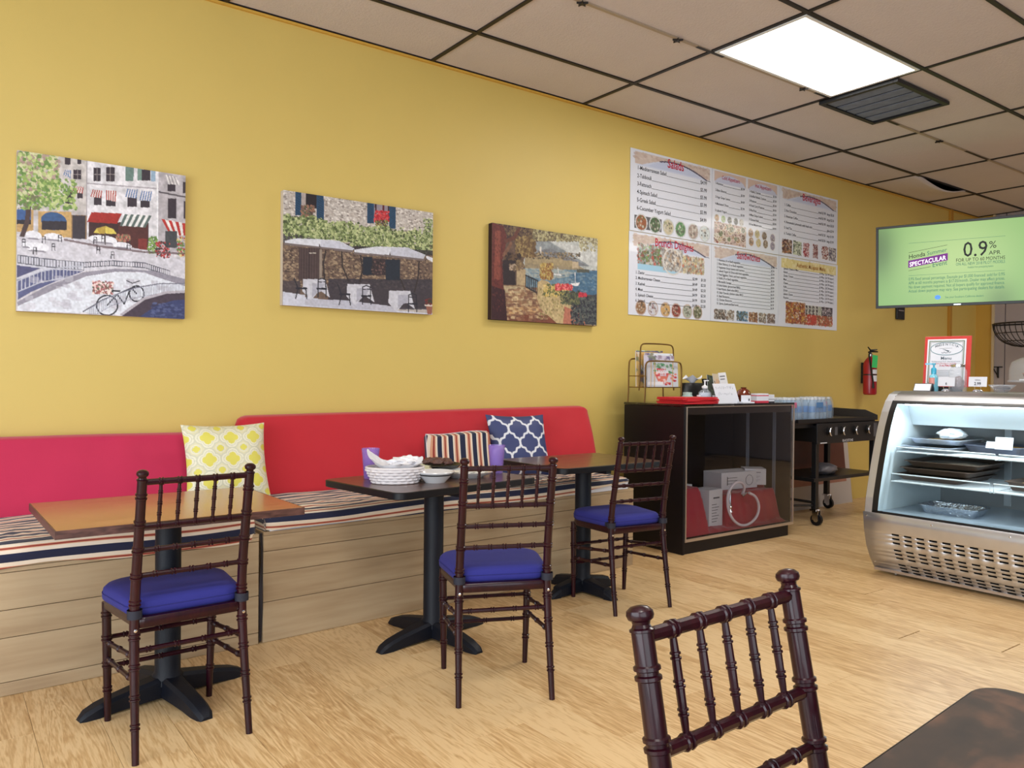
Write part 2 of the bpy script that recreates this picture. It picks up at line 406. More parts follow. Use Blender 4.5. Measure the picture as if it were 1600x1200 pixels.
# laminate boards run away from the wall; each one is a piece
PW, PL = .2045, 1.36
known = {12: -2.588, 15: -2.07, 13: -2.96, 0: -1.70, 16: -1.65, 10: -1.9, 18: -2.2, 8: -1.35, 5: -2.45, 20: -1.2, 3: -1.2, 6: -1.85}
openj = {12: 2, 15: 2, 13: 2, 0: 2, 16: 1, 3: 1}
pme = {}
def plank_mesh(y0, y1, g0):
    k = (round(y1-y0, 4), g0)
    if k not in pme:
        b = MB(); w = PW-.0009; l = y1-y0-g0; c = .0012
        b.rings([[(0, 0, -.012), (w, 0, -.012), (w, l, -.012), (0, l, -.012)], [(0, 0, -c), (w, 0, -c), (w, l, -c), (0, l, -c)],
                 [(c*.5, c*.5, 0), (w-c*.5, c*.5, 0), (w-c*.5, l-c*.5, 0), (c*.5, l-c*.5, 0)]])
        o = b.build('floor_board', mt['plank'], fl, smooth=False); pme[k] = o.data; bpy.data.objects.remove(o)
    return pme[k]
nb = 0
for k in range(-17, 45):
    x = .0+k*PW
    if x > 9.1: continue
    jy = known.get(k, -1.36*((k*0.381) % 1.0)-.4)
    js = []
    y = jy
    while y < -.02: y += PL
    y -= PL
    while y > -6: js.append(y); y -= PL
    js = [0.0]+js
    for a, b in zip(js, js[1:]):
        if a-b < .05: continue
        wide = abs(b-jy) < .01 and k in openj
        g = {True: .0034*openj.get(k, 1), False: .0008}[wide]
        me = plank_mesh(b, a, g); o = bpy.data.objects.new('floor_board', me); COL.objects.link(o); o.parent = fl; o.location = (x, b+g, 0); nb += 1
# ceiling: plenum slab, runners and single tiles
ce = struct(rbox(X0-1.2, X1+.1, -9, .12, H+.2, H+.26).build('ceiling', mt['void'], smooth=False))
SX_, SY_ = 1.3289, .6820
rows = [0, -.548]+[-.548-SY_*i for i in range(1, 10)]
xs = [SX_*i for i in range(-3, 7)]
XE0, XE1 = X0-.9, X1
ZB = H-.004
for j, y in enumerate(rows[1:]):
    if j == 1:
        rbox(XE0, XE1, y-.011, y+.011, ZB, ZB+.03).build('ceiling_runner', mt['gridbeige'], ce, smooth=False)['label'] = 'beige taped ceiling runner with black patches'
        for a, b in [(4.55, 4.98), (2.52, 2.78), (3.8, 4.1), (6.15, 6.6), (1.25, 1.42)]:
            rbox(a, b, y-.0115, y+.0115, ZB-.0006, ZB+.002).build('runner_patch', mt['grid'], ce, smooth=False)
    else:
        rbox(XE0, XE1, y-.013, y+.013, ZB, ZB+.03).build('ceiling_runner', mt['grid'], ce, smooth=False)
rbox(XE0, XE1, -.022, -.002, ZB+.004, ZB+.012).build('ceiling_runner', mt['grid'], ce, smooth=False)
bars = xs+[SX_*7-.012]
for x in bars:
    for j, (a, b) in enumerate(zip(rows, rows[1:])):
        rbox(x-.0125, x+.0125, b+.012, a-.012, ZB+.001, ZB+.028).build('ceiling_cross_bar', mt['grid'], ce, smooth=False)
TROF = {(2, 2), (6, 2)}   # (column, row) cells that hold troffers; further ones stand behind the camera
TROF2 = {(-1, 5), (2, 6), (5, 6), (-1, 8), (5, 3)}
TROF = {(2, 2)}
edges = [XE0]+xs+[SX_*7]
for ci in range(len(edges)-1):
    for j, (a, b) in enumerate(zip(rows, rows[1:])):
        col = ci-4+0
        if (col+1-1+1-1, j) in TROF or (col, j) in TROF2: continue
        xa, xb = edges[ci]+.004, edges[ci+1]-.004; ya, yb = b+.004, a-.004
        if ci == 9 and j == 0:       # the sagging tile over the fire extinguisher
            m_ = MB().grid(17, 9, lambda u, v: (xa+(xb-xa)*u, ya+(yb-ya)*v-.014*math.sin(PI*u)*(1-v), H+.006-.085*max(0, math.sin(PI*min(1, u*1.15)))**1.3*(1-v)**1.5))
            o = m_.build('ceiling_tile', mt['tile'], ce); o['label'] = 'sagging ceiling tile with a dark gap along its edge'
            md = o.modifiers.new('s', 'SOLIDIFY'); md.thickness = .012; md.offset = 1
        else:
            rbox(xa, xb, ya, yb, H+.006, H+.02).build('ceiling_tile', mt['tile'], ce, smooth=False)

def troffer(name, col, row, label, energy, group=None):
    xa, xb = SX_*col+.016, SX_*(col+1)-.016; ya, yb = rows[row+1]+.016, rows[row]-.016
    t = thing(name, label, 'ceiling light', ((xa+xb)/2, (ya+yb)/2, H-.006), 0, group)
    hx, hy = (xb-xa)/2, (yb-ya)/2
    f = MB(); w = .022
    f.box(-hx, hx, -hy, -hy+w, 0, .03); f.box(-hx, hx, hy-w, hy, 0, .03); f.box(-hx, -hx+w, -hy+w, hy-w, 0, .03); f.box(hx-w, hx, -hy+w, hy-w, 0, .03)
    f.build('frame', mt['white'], t, smooth=False)
    rbox(-hx+w, hx-w, -hy+w, hy-w, .004, .012).build('diffuser', M('lit_diffuser', (255, 255, 255), .6, emit=(255, 250, 240), estr=7.0), t, smooth=False)
    rbox(-hx, hx, -hy, hy, .03, .10).build('housing', mt['white'], t, smooth=False)
    d = bpy.data.lights.new('troffer_light', 'AREA'); d.shape = 'RECTANGLE'; d.size = 2*hx-.1; d.size_y = 2*hy-.1; d.energy = energy; d.color = (1, .975, .94)
    o = bpy.data.objects.new('troffer_light', d); COL.objects.link(o); o.parent = t; o.location = (0, 0, -.01)
troffer('ceiling_light', 2, 2, 'lit rectangular ceiling panel beside the black air vent', 21)
for i, (c, r) in enumerate(sorted(TROF2)):
    troffer('ceiling_light', c, r, 'lit ceiling panel behind or beside the view, %s' % ['over the front left tables', 'far over the front windows', 'above the near brown table', 'over the far end of the glass case', 'over the counter staff'][i], [26, 26, 26, 8, 12][i])
# black vent grille hanging just below the tiles
v = thing('air_vent', 'dusty black louvred air vent next to the lit ceiling panel', 'vent', (4.37, -1.437, H-.012))
f = MB(); hx, hy, w = .375, .298, .035
f.box(-hx, hx, -hy, -hy+w, -.015, .01); f.box(-hx, hx, hy-w, hy, -.015, .01); f.box(-hx, -hx+w, -hy+w, hy-w, -.015, .01); f.box(hx-w, hx, -hy+w, hy-w, -.015, .01)
f.build('frame', M('vent_black', (22, 25, 32), .5), v, smooth=False, bevel=.003)
vm = M('dusty_vent_louvre', (112, 124, 146), .8, var=.35, vscale=14)
for i in range(5):
    x = -hx+w+.01+(2*hx-2*w-.02)*(i+.5)/5; T = Matrix.Translation((x, 0, 0)) @ Matrix.Rotation(.0, 4, 'Y')
    MB().box(-.055, .055, -hy+w, hy-w, -.004, .0, T).build('louvre', vm, v, smooth=False)
rbox(-hx+w, hx-w, -hy+w, hy-w, .004, .009).build('duct_back', mt['void'], v, smooth=False)
# little black star clips on the beige runner
for i, (x, lb) in enumerate([(1.571, 'small black star clip on the beige runner, at the top edge of the view'), (2.345, 'small black star clip on the beige runner left of the lit panel'),
                             (3.662, 'tiny black clip at the lower edge of the lit panel'), (5.66, 'small black star clip on the runner right of the vent')]):
    s = MB(); n = 5
    pts = [((.034 if k % 2 == 0 else .010)*math.cos(k*PI/n+.3), (.034 if k % 2 == 0 else .010)*math.sin(k*PI/n+.3)) for k in range(2*n)]
    s.prism(pts, -.012, 0, 'z'); tag(s.build('ceiling_clip', mt['grid'], loc=(x, rows[2], ZB)), lb, 'clip', 'star clips on the beige ceiling runner')

# ================================================================== CHAIRS
def samp_path(path, s):
    L = [0]
    for a, b in zip(path, path[1:]): L.append(L[-1]+(Vector(b)-Vector(a)).length)
    s = max(-.05, s)
    for i in range(len(path)-1):
        if s <= L[i+1] or i == len(path)-2:
            t = (s-L[i])/(L[i+1]-L[i]); return Vector(path[i]).lerp(Vector(path[i+1]), t)
def plen(path): return sum((Vector(b)-Vector(a)).length for a, b in zip(path, path[1:]))
def turned(mb, path, rf, rings=(), n=12, bump=.0032, extra=None, k=1.0, step=.07):
    """turned bamboo-style rod: rf(t) radius, rings = arc positions of double beads"""
    L = plen(path); S = []
    m = max(2, int(L/step)+1)
    for i in range(m): S.append((L*i/(m-1), 0))
    for s in rings:
        S = [q for q in S if abs(q[0]-s) > .014*k]
        S += [(s-.0105*k, 0), (s-.0085*k, bump), (s-.004*k, bump), (s-.0022*k, -.0004), (s+.0022*k, -.0004), (s+.004*k, bump), (s+.0085*k, bump), (s+.0105*k, 0)]
    S.sort()
    pts = [samp_path(path, s) for s, _ in S]; rr = [rf(s/L)+b for s, b in S]
    if extra:
        d = (Vector(path[-1])-Vector(path[-2])).normalized(); e = Vector(path[-1])
        for ds, r in extra: pts.append(e+d*ds); rr.append(r)
    return mb.tube(pts, rr, n)
def smooth_pts(P, it=2):
    for _ in range(it):
        Q = [P[0]]
        for a, b in zip(P, P[1:]):
            a, b = Vector(a), Vector(b); Q += [a.lerp(b, .25), a.lerp(b, .75)]
        Q.append(P[-1]); P = Q
    return P
def seat_outline(hwf, hwb, yb, yf, rf, rb, n=7):
    P = []
    for cx, cy_, r, a0 in [(hwb-rb, yb+rb, rb, -PI/2), (hwf-rf, yf-rf, rf, 0), (-hwf+rf, yf-rf, rf, PI/2), (-hwb+rb, yb+rb, rb, PI)]:
        for i in range(n):
            a = a0+PI/2*i/(n-1); P.append((cx+r*math.cos(a), cy_+r*math.sin(a)))
    return P
def inset(P, d):
    c = (sum(p[0] for p in P)/len(P), sum(p[1] for p in P)/len(P))
    return [(c[0]+(x-c[0])*(1-d/max(.05, abs(x-c[0])+abs(y-c[1]))*1.0), c[1]+(y-c[1])*(1-d/max(.05, abs(x-c[0])+abs(y-c[1])))) for x, y in P]
def make_chair(label, cushion=True):
    t = thing('dining_chair', label, 'chair'); mm = mt['mahogany']
    for s in (-1, 1):
        path = smooth_pts([(s*.183, -.222, 0), (s*.179, -.187, .22), (s*.175, -.160, .42), (s*.173, -.168, .56), (s*.172, -.205, .74), (s*.172, -.238, .903)], 2)
        L = plen(path)
        mb = MB(); turned(mb, path, lambda q: .0112+.0048*min(1, q/.42)-.0008*max(0, q-.6)/.4, [.115, .205, .30, .395, .505, .595, .685, .775, .865], 14,
                          extra=[(.003, .0150), (.004, .0172), (.007, .0172), (.009, .0135), (.013, .0118), (.017, .0128), (.020, .0172), (.025, .0190), (.031, .0178), (.036, .012), (.038, .003)])
        mb.build('back_post', mm, t)
        mb = MB(); turned(mb, [(s*.178, .186, 0), (s*.186, .180, .43)], lambda q: .0112+.0042*min(1, q/.6), [.115, .205, .30, .385], 12); mb.build('front_leg', mm, t)
    X = .1715
    yb = lambda z: -.168-(z-.56)*.2065 if z < .74 else -.205-(z-.74)*.2
    five = [X*2*(i+1)/6 for i in range(5)]
    def rail(name, z, r, k=.8):
        mb = MB(); turned(mb, [(-X, yb(z), z), (X, yb(z), z)], lambda q: r, five, 10, bump=.0028, k=k); return mb.build(name, mm, t)
    rail('top_rail', .900, .0100); rail('back_rail', .755, .0096); rail('back_rail', .675, .0085); rail('back_rail', .59, .0085)
    for q in five:
        x = q-X; path = [(x, yb(.757), .757), (x, yb(.902), .902)]
        mb = MB(); turned(mb, path, lambda a: .0042+.0024*math.sin(PI*min(1, max(0, a)))**.6, [.036, .073, .110], 10, bump=.0018, k=.55, step=.02); mb.build('spindle', mm, t)
    def st(p, q, zs=3):
        L = (Vector(p)-Vector(q)).length
        mb = MB(); turned(mb, [p, q], lambda a: .0085, [L*(i+.5)/zs for i in range(zs)], 8, bump=.0026, k=.8); mb.build('stretcher', mm, t)
    st((-.183, .184, .30), (.183, .184, .30)); st((-.181, .185, .195), (.181, .185, .195))
    st((-.177, -.168, .345), (.177, -.168, .345), 4)
    for s in (-1, 1):
        st((s*.178, -.175, .33), (s*.184, .182, .285)); st((s*.179, -.183, .255), (s*.182, .184, .225))
    fo = seat_outline(.204, .176, -.178, .205, .085, .03)
    mb = MB(); mb.rings([[(x, y, z) for x, y in inset(fo, d)] for z, d in ((.418, .006), (.424, 0), (.446, 0), (.452, .006))]); mb.build('seat', mm, t)
    if cushion:
        co = seat_outline(.214, .192, -.158, .222, .12, .075, 9)
        mb = MB(); mb.rings([[(x, y, z+(.0 if k < 4 else 0)) for x, y in inset(co, d)] for k, (z, d) in enumerate(((.450, .03), (.452, .010), (.460, .001), (.476, 0), (.480, .003), (.492, .005), (.502, .020), (.508, .055), (.511, .10), (.512, .16)))])
        c = mb.build('seat_cushion', mt['blue'], t, angle=80)
        MB().tube([(x, y, .478) for x, y in inset(co, .001)], .0020, 5, closed=True).build('piping', mt['bluepipe'], c)
        for s in (-1, 1):
            mb = MB(); x = s*.1745; R = .0235
            mb.rings([[(x+R*math.cos(a)*(1+.0), -.164+R*math.sin(a), z) for a in [2*PI*k/14 for k in range(14)]] for z in (.452, .480)], caps=False)
            mb.box(x-s*.004-.012, x-s*.004+.012, -.15, -.115, .456, .476)
            mb.build('strap', mt['strap'], t)
    for s in (-1, 1):
        MB().lathe([(0, 0), (.0055, .0), (.0055, .003), (0, .004)], n=10).xf(Matrix.Translation((s*.1755, -.1795, .415)) @ Matrix.Rotation(PI/2, 4, 'X')).build('screw', mt['chrome'], t)
    return t
G = 'mahogany spindle-back chairs with blue cushions'
c1 = make_chair('dark mahogany chair with blue cushion tucked at the square-cornered light brown table')
c1.location = (-.613, -1.580, 0); c1.rotation_euler = (0, 0, math.radians(2.6))
copy_tree(c1, (.542, -1.900, 0), math.radians(-23.0), 'dark mahogany chair with blue cushion in front of the table set with food')
copy_tree(c1, (1.781, -1.348, 0), math.radians(-7.6), 'dark mahogany chair with blue cushion nearest the black display cabinet')
c4 = make_chair('close dark mahogany chair back at the bottom edge, pushed under the near mottled table', True)
c4.location = (-.368, -4.012, 0); c4.rotation_euler = (0, 0, math.radians(181.5)); c4['group'] = G; c1['group'] = G
for o in bpy.data.objects:
    if o.parent is None and o.name.startswith('dining_chair'): o['group'] = G

# ================================================================== TABLES
def round_rect(hx, hy, r, n=6):
    P = []
    for cx, cy_, a0 in [(hx-r, -hy+r, -PI/2), (hx-r, hy-r, 0), (-hx+r, hy-r, PI/2), (-hx+r, -hy+r, PI)]:
        for i in range(n): a = a0+PI/2*i/(n-1); P.append((cx+r*math.cos(a), cy_+r*math.sin(a)))
    return P
def pedestal(t, cx, cy_, rot, ztop, reach=.32, r=.047):
    T = Matrix.Translation((cx, cy_, 0)) @ Matrix.Rotation(rot, 4, 'Z')
    MB().lathe([(r+.012, .055), (r+.010, .085), (r, .10), (r, ztop-.03), (r+.02, ztop-.028), (r+.02, ztop-.02)], n=24).xf(T).build('column', mt['iron'], t)
    for k in range(4):
        R = []
        for s, z0, z1, w in ((.0, .012, .088, .040), (.05, .012, .086, .040), (.12, .010, .074, .037), (.20, .006, .060, .034), (reach-.06, .0, .046, .033), (reach-.02, .0, .030, .030), (reach, .0, .010, .022)):
            c = .012; R.append([(s, -w, z0), (s, w, z0), (s, w, z1-c), (s, w-c, z1), (s, -w+c, z1), (s, -w, z1-c)])
        MB().rings(R).xf(T @ Matrix.Rotation(k*PI/2, 4, 'Z')).build('foot', mt['iron'], t, bevel=.003)
    top = MB().box(-.2, .2, -.02, .02, ztop-.02, ztop-.003); top.box(-.02, .02, -.2, .2, ztop-.02, ztop-.003); top.xf(T).build('support_bracket', mt['iron'], t)
# light brown square-edged table
t1 = thing('pedestal_table', 'light brown square-cornered cafe table on black cross foot at left', 'table', (-.592, -1.335, 0), math.radians(1.2))
rbox(-.408, .408, -.33, .33, .720, .745).build('tabletop', mt['tablewood'], t1, smooth=False, bevel=.0015)
for q in ((-.412, .412, -.334, -.330), (-.412, .412, .330, .334)): rbox(*q, .7175, .7445).build('edge_strip', mt['tableedge'], t1, smooth=False)
for q in ((-.412, -.408, -.330, .330), (.408, .412, -.330, .330)): rbox(*q, .7175, .7445).build('edge_strip', mt['tableedge'], t1, smooth=False)
pedestal(t1, .02, .045, math.radians(10), .722)
def dark_table(label, x, y, rot, hx, hy, z, bx, by, brot, top=None, reach=.32):
    t = thing('pedestal_table', label, 'table', (x, y, 0), rot)
    P = round_rect(hx-.004, hy-.004, .045)
    MB().prism(P, z-.030, z, 'z').build('tabletop', top or mt['darktop'], t, angle=30)
    P0 = round_rect(hx-.004, hy-.004, .045); P1 = round_rect(hx+.001, hy+.001, .05)
    R = [[(a, b, z-.033) for a, b in P0], [(a, b, z-.030) for a, b in P1], [(a, b, z-.003) for a, b in P1], [(a, b, z-.0002) for a, b in P0]]
    MB().rings(R+[R[0]], caps=False).build('rubber_edge', mt['rubber'], t)
    pedestal(t, bx, by, brot, z-.033, reach); return t
t2 = dark_table('dark brown cafe table set with basket, bowls and purple tumblers', .67, -1.18, math.radians(8), .43, .31, .745, -.065, -.095, math.radians(2))
t3 = dark_table('empty dark brown cafe table at the right end of the bench', 1.80, -1.0, math.radians(0), .395, .30, .757, -.05, -.078, math.radians(4), reach=.26)
t4 = dark_table('near mottled dark brown table cut off at the bottom right corner', -.298, -4.292, math.radians(4.8), .41, .32, .75, 0, 0, .3, mt['neartop'])

# ================================================================== BENCH
def bench(label, ox, oy, rot, x0, x1, seams, depth, ztop, endgap):
    t = thing('bench', label, 'bench', (ox, oy, 0), rot)
    rbox(x0+.02, x1-.02, .014, depth, 0, ztop-.016).build('frame_box', mt['floorbase'], t, smooth=False)
    for a, b in zip(seams, seams[1:]):
        rbox(x0, x1, 0, .014, a+.0013, b-.0013).build('front_board', mt['benchwood'], t, smooth=False, bevel=.001)
    for x in (x0, x1-.018):
        rbox(x, x+.018, .0145, depth, 0, ztop-.016).build('end_panel', mt['benchwood'], t, smooth=False)
    rbox(x0, x1, .0, depth, ztop-.0155, ztop).build('top_board', mt['benchwood'], t, smooth=False)
    return t
RL, RR = math.radians(2.0), math.radians(2.75)
bL = bench('left plank-fronted bench under the daylight-tinted red back cushion', -.094, -.912, RL, -2.6, 0, [0, .053, .224, .331, .475, .494], .76, .51, 0)
bR = bench('long right plank-fronted bench ending before the black cabinet', -.072, -.910, RR, 0, 2.53, [0, .188, .322, .424, .498], .72, .514, 0)

from mathutils import noise as mnoise
def nz(x, y, z=0): return mnoise.noise(Vector((x, y, z)))
def seat_cover(label, ox, oy, rot, x0, x1, depth, zb, zt, hem, seed, nx=300):
    """canvas cover: hem, rolled front edge, top; stripes run along the bench"""
    prof = [(-.012, hem, 0)]
    def base(v, x):     # v 0..1 -> (y, z, arc)
        hz = hem(x); segs = [(-.012, hz), (-.022, (hz+zt)/2), (-.018, zt-.02), (-.004, zt-.006), (.02, zt), (.12, zt+.006), (depth-.02, zt)]
        L = [0]
        for a, b in zip(segs, segs[1:]): L.append(L[-1]+math.hypot(b[0]-a[0], b[1]-a[1]))
        vv = v**1.35; s = vv*L[-1]
        for i in range(len(segs)-1):
            if s <= L[i+1]+1e-9:
                q = (s-L[i])/(L[i+1]-L[i]); y = segs[i][0]+(segs[i+1][0]-segs[i][0])*q; z = segs[i][1]+(segs[i+1][1]-segs[i][1])*q
                return y, z, s-L[2]
    def fn(u, v):
        x = x0+(x1-x0)*u; y, z, s = base(v, x)
        e = min(x-x0, x1-x); r = .07
        if e < r:
            k = 1-math.sqrt(max(0, 1-((r-e)/r)**2)); y += k*.05*(1-v); z -= k*.05*v+.0
        w = nz(x*2.2, s*5, seed)*.010+nz(x*9, s*18, seed+3)*.0045
        z += w*(1 if v > .25 else .35); y -= w*.8*(1 if v < .3 else 0)+nz(x*3, seed, .5)*.008*(1 if v < .3 else 0)
        return (x, y, z)
    def st(u, v):
        x = x0+(x1-x0)*u; y, z, s = base(v, x)
        top = max(0, min(1, (s-.05)/.1))
        zig = abs(((x*15+nz(x*3, s*6, seed)*1.8) % 1.0)-.5)*2-.5
        d = nz(x*1.5, s*3, seed+9)*.016+top*(nz(x*4, s*12, seed+5)*.014+zig*.020*max(0, nz(x*1.1, s*3, seed+7)+.35))
        return (x, s+d+.20+seed*.01)
    t = thing('seat_cushion', label, 'cushion', (ox, oy, 0), rot)
    m = MB(); m.grid(nx, 90, fn, st); c = m.build('striped_cover', mt['stripe'], t, angle=70)
    md = c.modifiers.new('s', 'SOLIDIFY'); md.thickness = .004; md.offset = 0
    rbox(x0+.02, x1-.02, .004, depth-.03, zb+.001, zt-.014).build('foam', mt['paper'], t, smooth=False)
    # end gussets
    for x, sg in ((x0, 1), (x1, -1)):
        pts = [base(k/24, x)[:2] for k in range(25)]
        g = MB(); g.grid(25, 5, lambda u, v: (x+sg*.001, pts[int(round(u*24))][0]+.004+.03*(1-u), zb-.0+(pts[int(round(u*24))][1]-.012-zb)*v), lambda u, v: (u*.7, v*.1+.1))
        g.build('end_gusset', mt['stripe'], t)
    return t
seat_cover('navy, cream and rust striped bench cushion on the left bench', -.094, -.912, RL, -2.6, -.012, .74, .51, .585, lambda x: .488+.010*math.sin(x*5.1)+.006*math.sin(x*13), 0)
seat_cover('navy, cream and rust striped bench cushion on the long right bench', -.072, -.910, RR, .012, 2.50, .70, .514, .590, lambda x: .520+.005*math.sin(x*6)+(max(0, x-1.75)/.7)**1.3*.040, 4)

def back_cushion(label, m, x0, x1, zt0, zt1, thick=.13, rc=.08, seed=1, end_tilt=0.0):
    zb = .585
    def outline(x):
        e0, e1 = x-x0, x1-x; e = min(e0, e1); dz = 0
        if e < rc: dz = rc-math.sqrt(max(0, rc*rc-(rc-e)**2))
        return zt0+(zt1-zt0)*((x-x0)/(x1-x0))-dz*.8
    def fn(u, v):
        # v 0..1 loops around: front bottom -> front top -> over -> back
        x = x0+(x1-x0)*(u if abs(u-.5) > .5-1e-6 else u)
        zt = outline(x); h = zt-zb
        if v < .72:
            q = v/.72; z = zb+h*(1-(1-q)**1.0)-.0; y = -.285+.125*q-.018*math.sin(PI*q)
            y += nz(x*1.4, z*3, seed)*.016*math.sin(PI*min(1, q+.1))+nz(x*6, z*9, seed+2)*.004+.010*nz(x*7, z*2.0, seed+6)*q*q
            if q > .9: z -= (q-.9)*.05*0
        else:
            q = (v-.72)/.28; a = q*PI; r = thick/2
            y = -.16+r-r*math.cos(a); z = zt+.018*math.sin(a)-(.18*max(0, q-.5))
        e = min(x-x0, x1-x)
        if e < .05: k = 1-math.sqrt(max(0, 1-((.05-e)/.05)**2)); y = y*(1-k)+(-.12)*k
        z += nz(x*1.2, seed, 3)*.012*max(0, v-.3)
        x += end_tilt*(1-min(1, v/.72))*((u-.5)*2 if u > .5 else 0)
        return (x, min(y, -.004), z)
    t = thing('back_cushion', label, 'cushion')
    n = int((x1-x0)*46); c = MB().grid(n, 44, fn).build('cover', m, t, angle=80)
    return t
back_cushion('red back cushion coloured pinkish for cool daylight on the left bench against the yellow wall', mt['red_cool_lit'], -2.6, -.01, .935, .915, seed=2)
back_cushion('long taller red back cushion on the right bench', mt['red'], .03, 2.63, 1.00, 1.022, seed=5, end_tilt=.0)
# dark grey fabric hanging in the slot between the two benches
g = MB().grid(5, 14, lambda u, v: (-.090+.014*u+.003*math.sin(v*9), -.912+.012*math.sin(v*7+u), .50*v+.01)); tag(g.build('slot_filler', M('dark_slot_cloth', (40, 34, 38), .8)), 'dark strip of cloth hanging in the gap between the two benches', 'cloth')
# ================================================================== PILLOWS
def pillow(name, label, cv, W_, H_, T_, loc, rot, m, back):
    t = thing(name, label, 'pillow', loc, rot=rot)
    def sh(sg):
        def fn(u, v):
            a, b = 2*u-1, 1-2*v
            x = W_/2*a*(1-.07*(1-b*b)*abs(a)**.5); z = H_/2*b*(1-.07*(1-a*a)*abs(b)**.5)
            th = T_/2*(max(0, 1-a**4))**.7*(max(0, 1-b**4))**.7
            return (x, sg*(th+.001)+nz(x*9, z*9, W_*7)*.006*(1-a*a)*(1-b*b), z)
        return fn
    cv.mesh('printed_front', sh(-1), m, t)
    MB().grid(30, 30, sh(1)).build('plain_back', back, t)
    return t
# yellow quatrefoil on pale grey
cv = Cv(150, 140, (222, 216, 178), seed=3); P = .285
YL, PG = (222, 212, 92), (208, 206, 180)
for j in range(-1, 5):
    for i in range(-1, 6):
        cx, cy_ = .25+P*i, .20+.29*j+.0
        for k, (dx, dy) in enumerate([(0, -.055), (.055, 0), (0, .055), (-.055, 0)]): cv.ell(cx+dx*1.3, cy_+dy*1.3, .085, .085, PG)
        for dx, dy in [(0, -.055), (.055, 0), (0, .055), (-.055, 0)]: cv.ell(cx+dx*1.25, cy_+dy*1.25, .070, .070, (232, 228, 205))
        for dx, dy in [(0, -.05), (.05, 0), (0, .05), (-.05, 0)]: cv.ell(cx+dx*1.2, cy_+dy*1.2, .057, .057, PG)
        for dx, dy in [(0, -.05), (.05, 0), (0, .05), (-.05, 0)]: cv.ell(cx+dx*1.15, cy_+dy*1.15, .050, .050, (232, 228, 205))
        for dx, dy in [(0, -.034), (.034, 0), (0, .034), (-.034, 0), (0, 0)]: cv.ell(cx+dx*1.3, cy_+dy*1.3, .044, .044, YL)
        cx, cy_ = .25+P*(i+.5), .20+.29*(j+.5)
        cv.ell(cx, cy_, .060, .060, (232, 228, 205)); cv.ell(cx, cy_, .050, .050, PG); cv.ell(cx, cy_, .042, .042, (232, 228, 205))
        for dx, dy in [(0, -.016), (.016, 0), (0, .016), (-.016, 0)]: cv.ell(cx+dx, cy_+dy, .028, .028, YL)
pillow('throw_pillow', 'yellow quatrefoil patterned throw pillow leaning where the two back cushions meet', cv, .43, .41, .13, (-.075, -.345, .79), (math.radians(-17), math.radians(0), math.radians(0)), mt['paint'], mt['paper'])
# navy trellis
cv = Cv(190, 190, (54, 64, 112), seed=4); WH = (226, 228, 234)
px, py = .34, .47
def trel(x0, y0):
    h_ = [(0, 0), (.004, .036), (.024, .074), (.076, .090), (.080, .104), (.085, .1175)]
    pts = h_+[(.17-a, .235-b) for a, b in reversed(h_[:-1])]
    for sx_ in (1, -1):
        for sy_2 in (1, -1): cv.line([(x0+sx_*a, y0+sy_2*b) for a, b in pts], .0165, WH)
for j in range(-1, 4):
    for i in range(-1, 5): trel(.10+px*i, .02+py*j)
pillow('throw_pillow', 'navy throw pillow with white trellis print leaning on the red cushion', cv, .46, .42, .12, (1.83, -.345, .795), (math.radians(-17), math.radians(1), math.radians(-4)), mt['paint'], mt['blue'])
# thick striped box pillow
t = thing('box_pillow', 'thick box pillow with vertical navy, cream and rust stripes on the bench', 'pillow', (1.335, -.40, .598), rot=(math.radians(-8), 0, math.radians(2)))
def bp(u, v):
    a, b = 2*u-1, 2*v-1
    x = .235*math.copysign(abs(a)**.92, a); z = .15*(b+1)+.0
    e = max(abs(a), abs(b)); k = max(0, (e-.86)/.14)
    return (x*(1-.02*k), -.055*(1-k**2.2)*(1+.25*(1-a*a)*(1-b*b))-.0, z+.006*math.sin(a*3))
MB().grid(50, 34, bp, lambda u, v: (v, u*.47+.012*math.sin(v*3)+.018)).build('striped_front', mt['stripe2'], t)
MB().grid(50, 34, lambda u, v: (bp(u, v)[0], .055-.0*u if False else -bp(u, v)[1], bp(u, v)[2]), lambda u, v: (v, u*.47)).build('striped_back', mt['stripe2'], t)
Pp = [bp(u, v) for u, v in [(i/20, 0) for i in range(21)]+[(1, i/20) for i in range(1, 21)]+[(1-i/20, 1) for i in range(1, 21)]+[(0, 1-i/20) for i in range(1, 20)]]
MB().tube([(p[0], .0, p[2]) for p in Pp], .0025, 6, closed=True).build('piping', mt['paper'], t)

# ================================================================== PICTURES
def picture(label, cv, x0, x1, z0, z1, edge, mat_=None, cat='painting'):
    t = thing('canvas_print', label, cat, ((x0+x1)/2, -.002, (z0+z1)/2)); w, h = x1-x0, z1-z0
    rbox(-w/2, w/2, -.042, 0, -h/2, h/2).build('stretched_canvas', edge, t, smooth=False, bevel=.002)
    cv.mesh('printed_face', lambda u, v: (-w/2+w*u, -.0435, h/2-h*v), mat_ or mt['paint'], t); return t
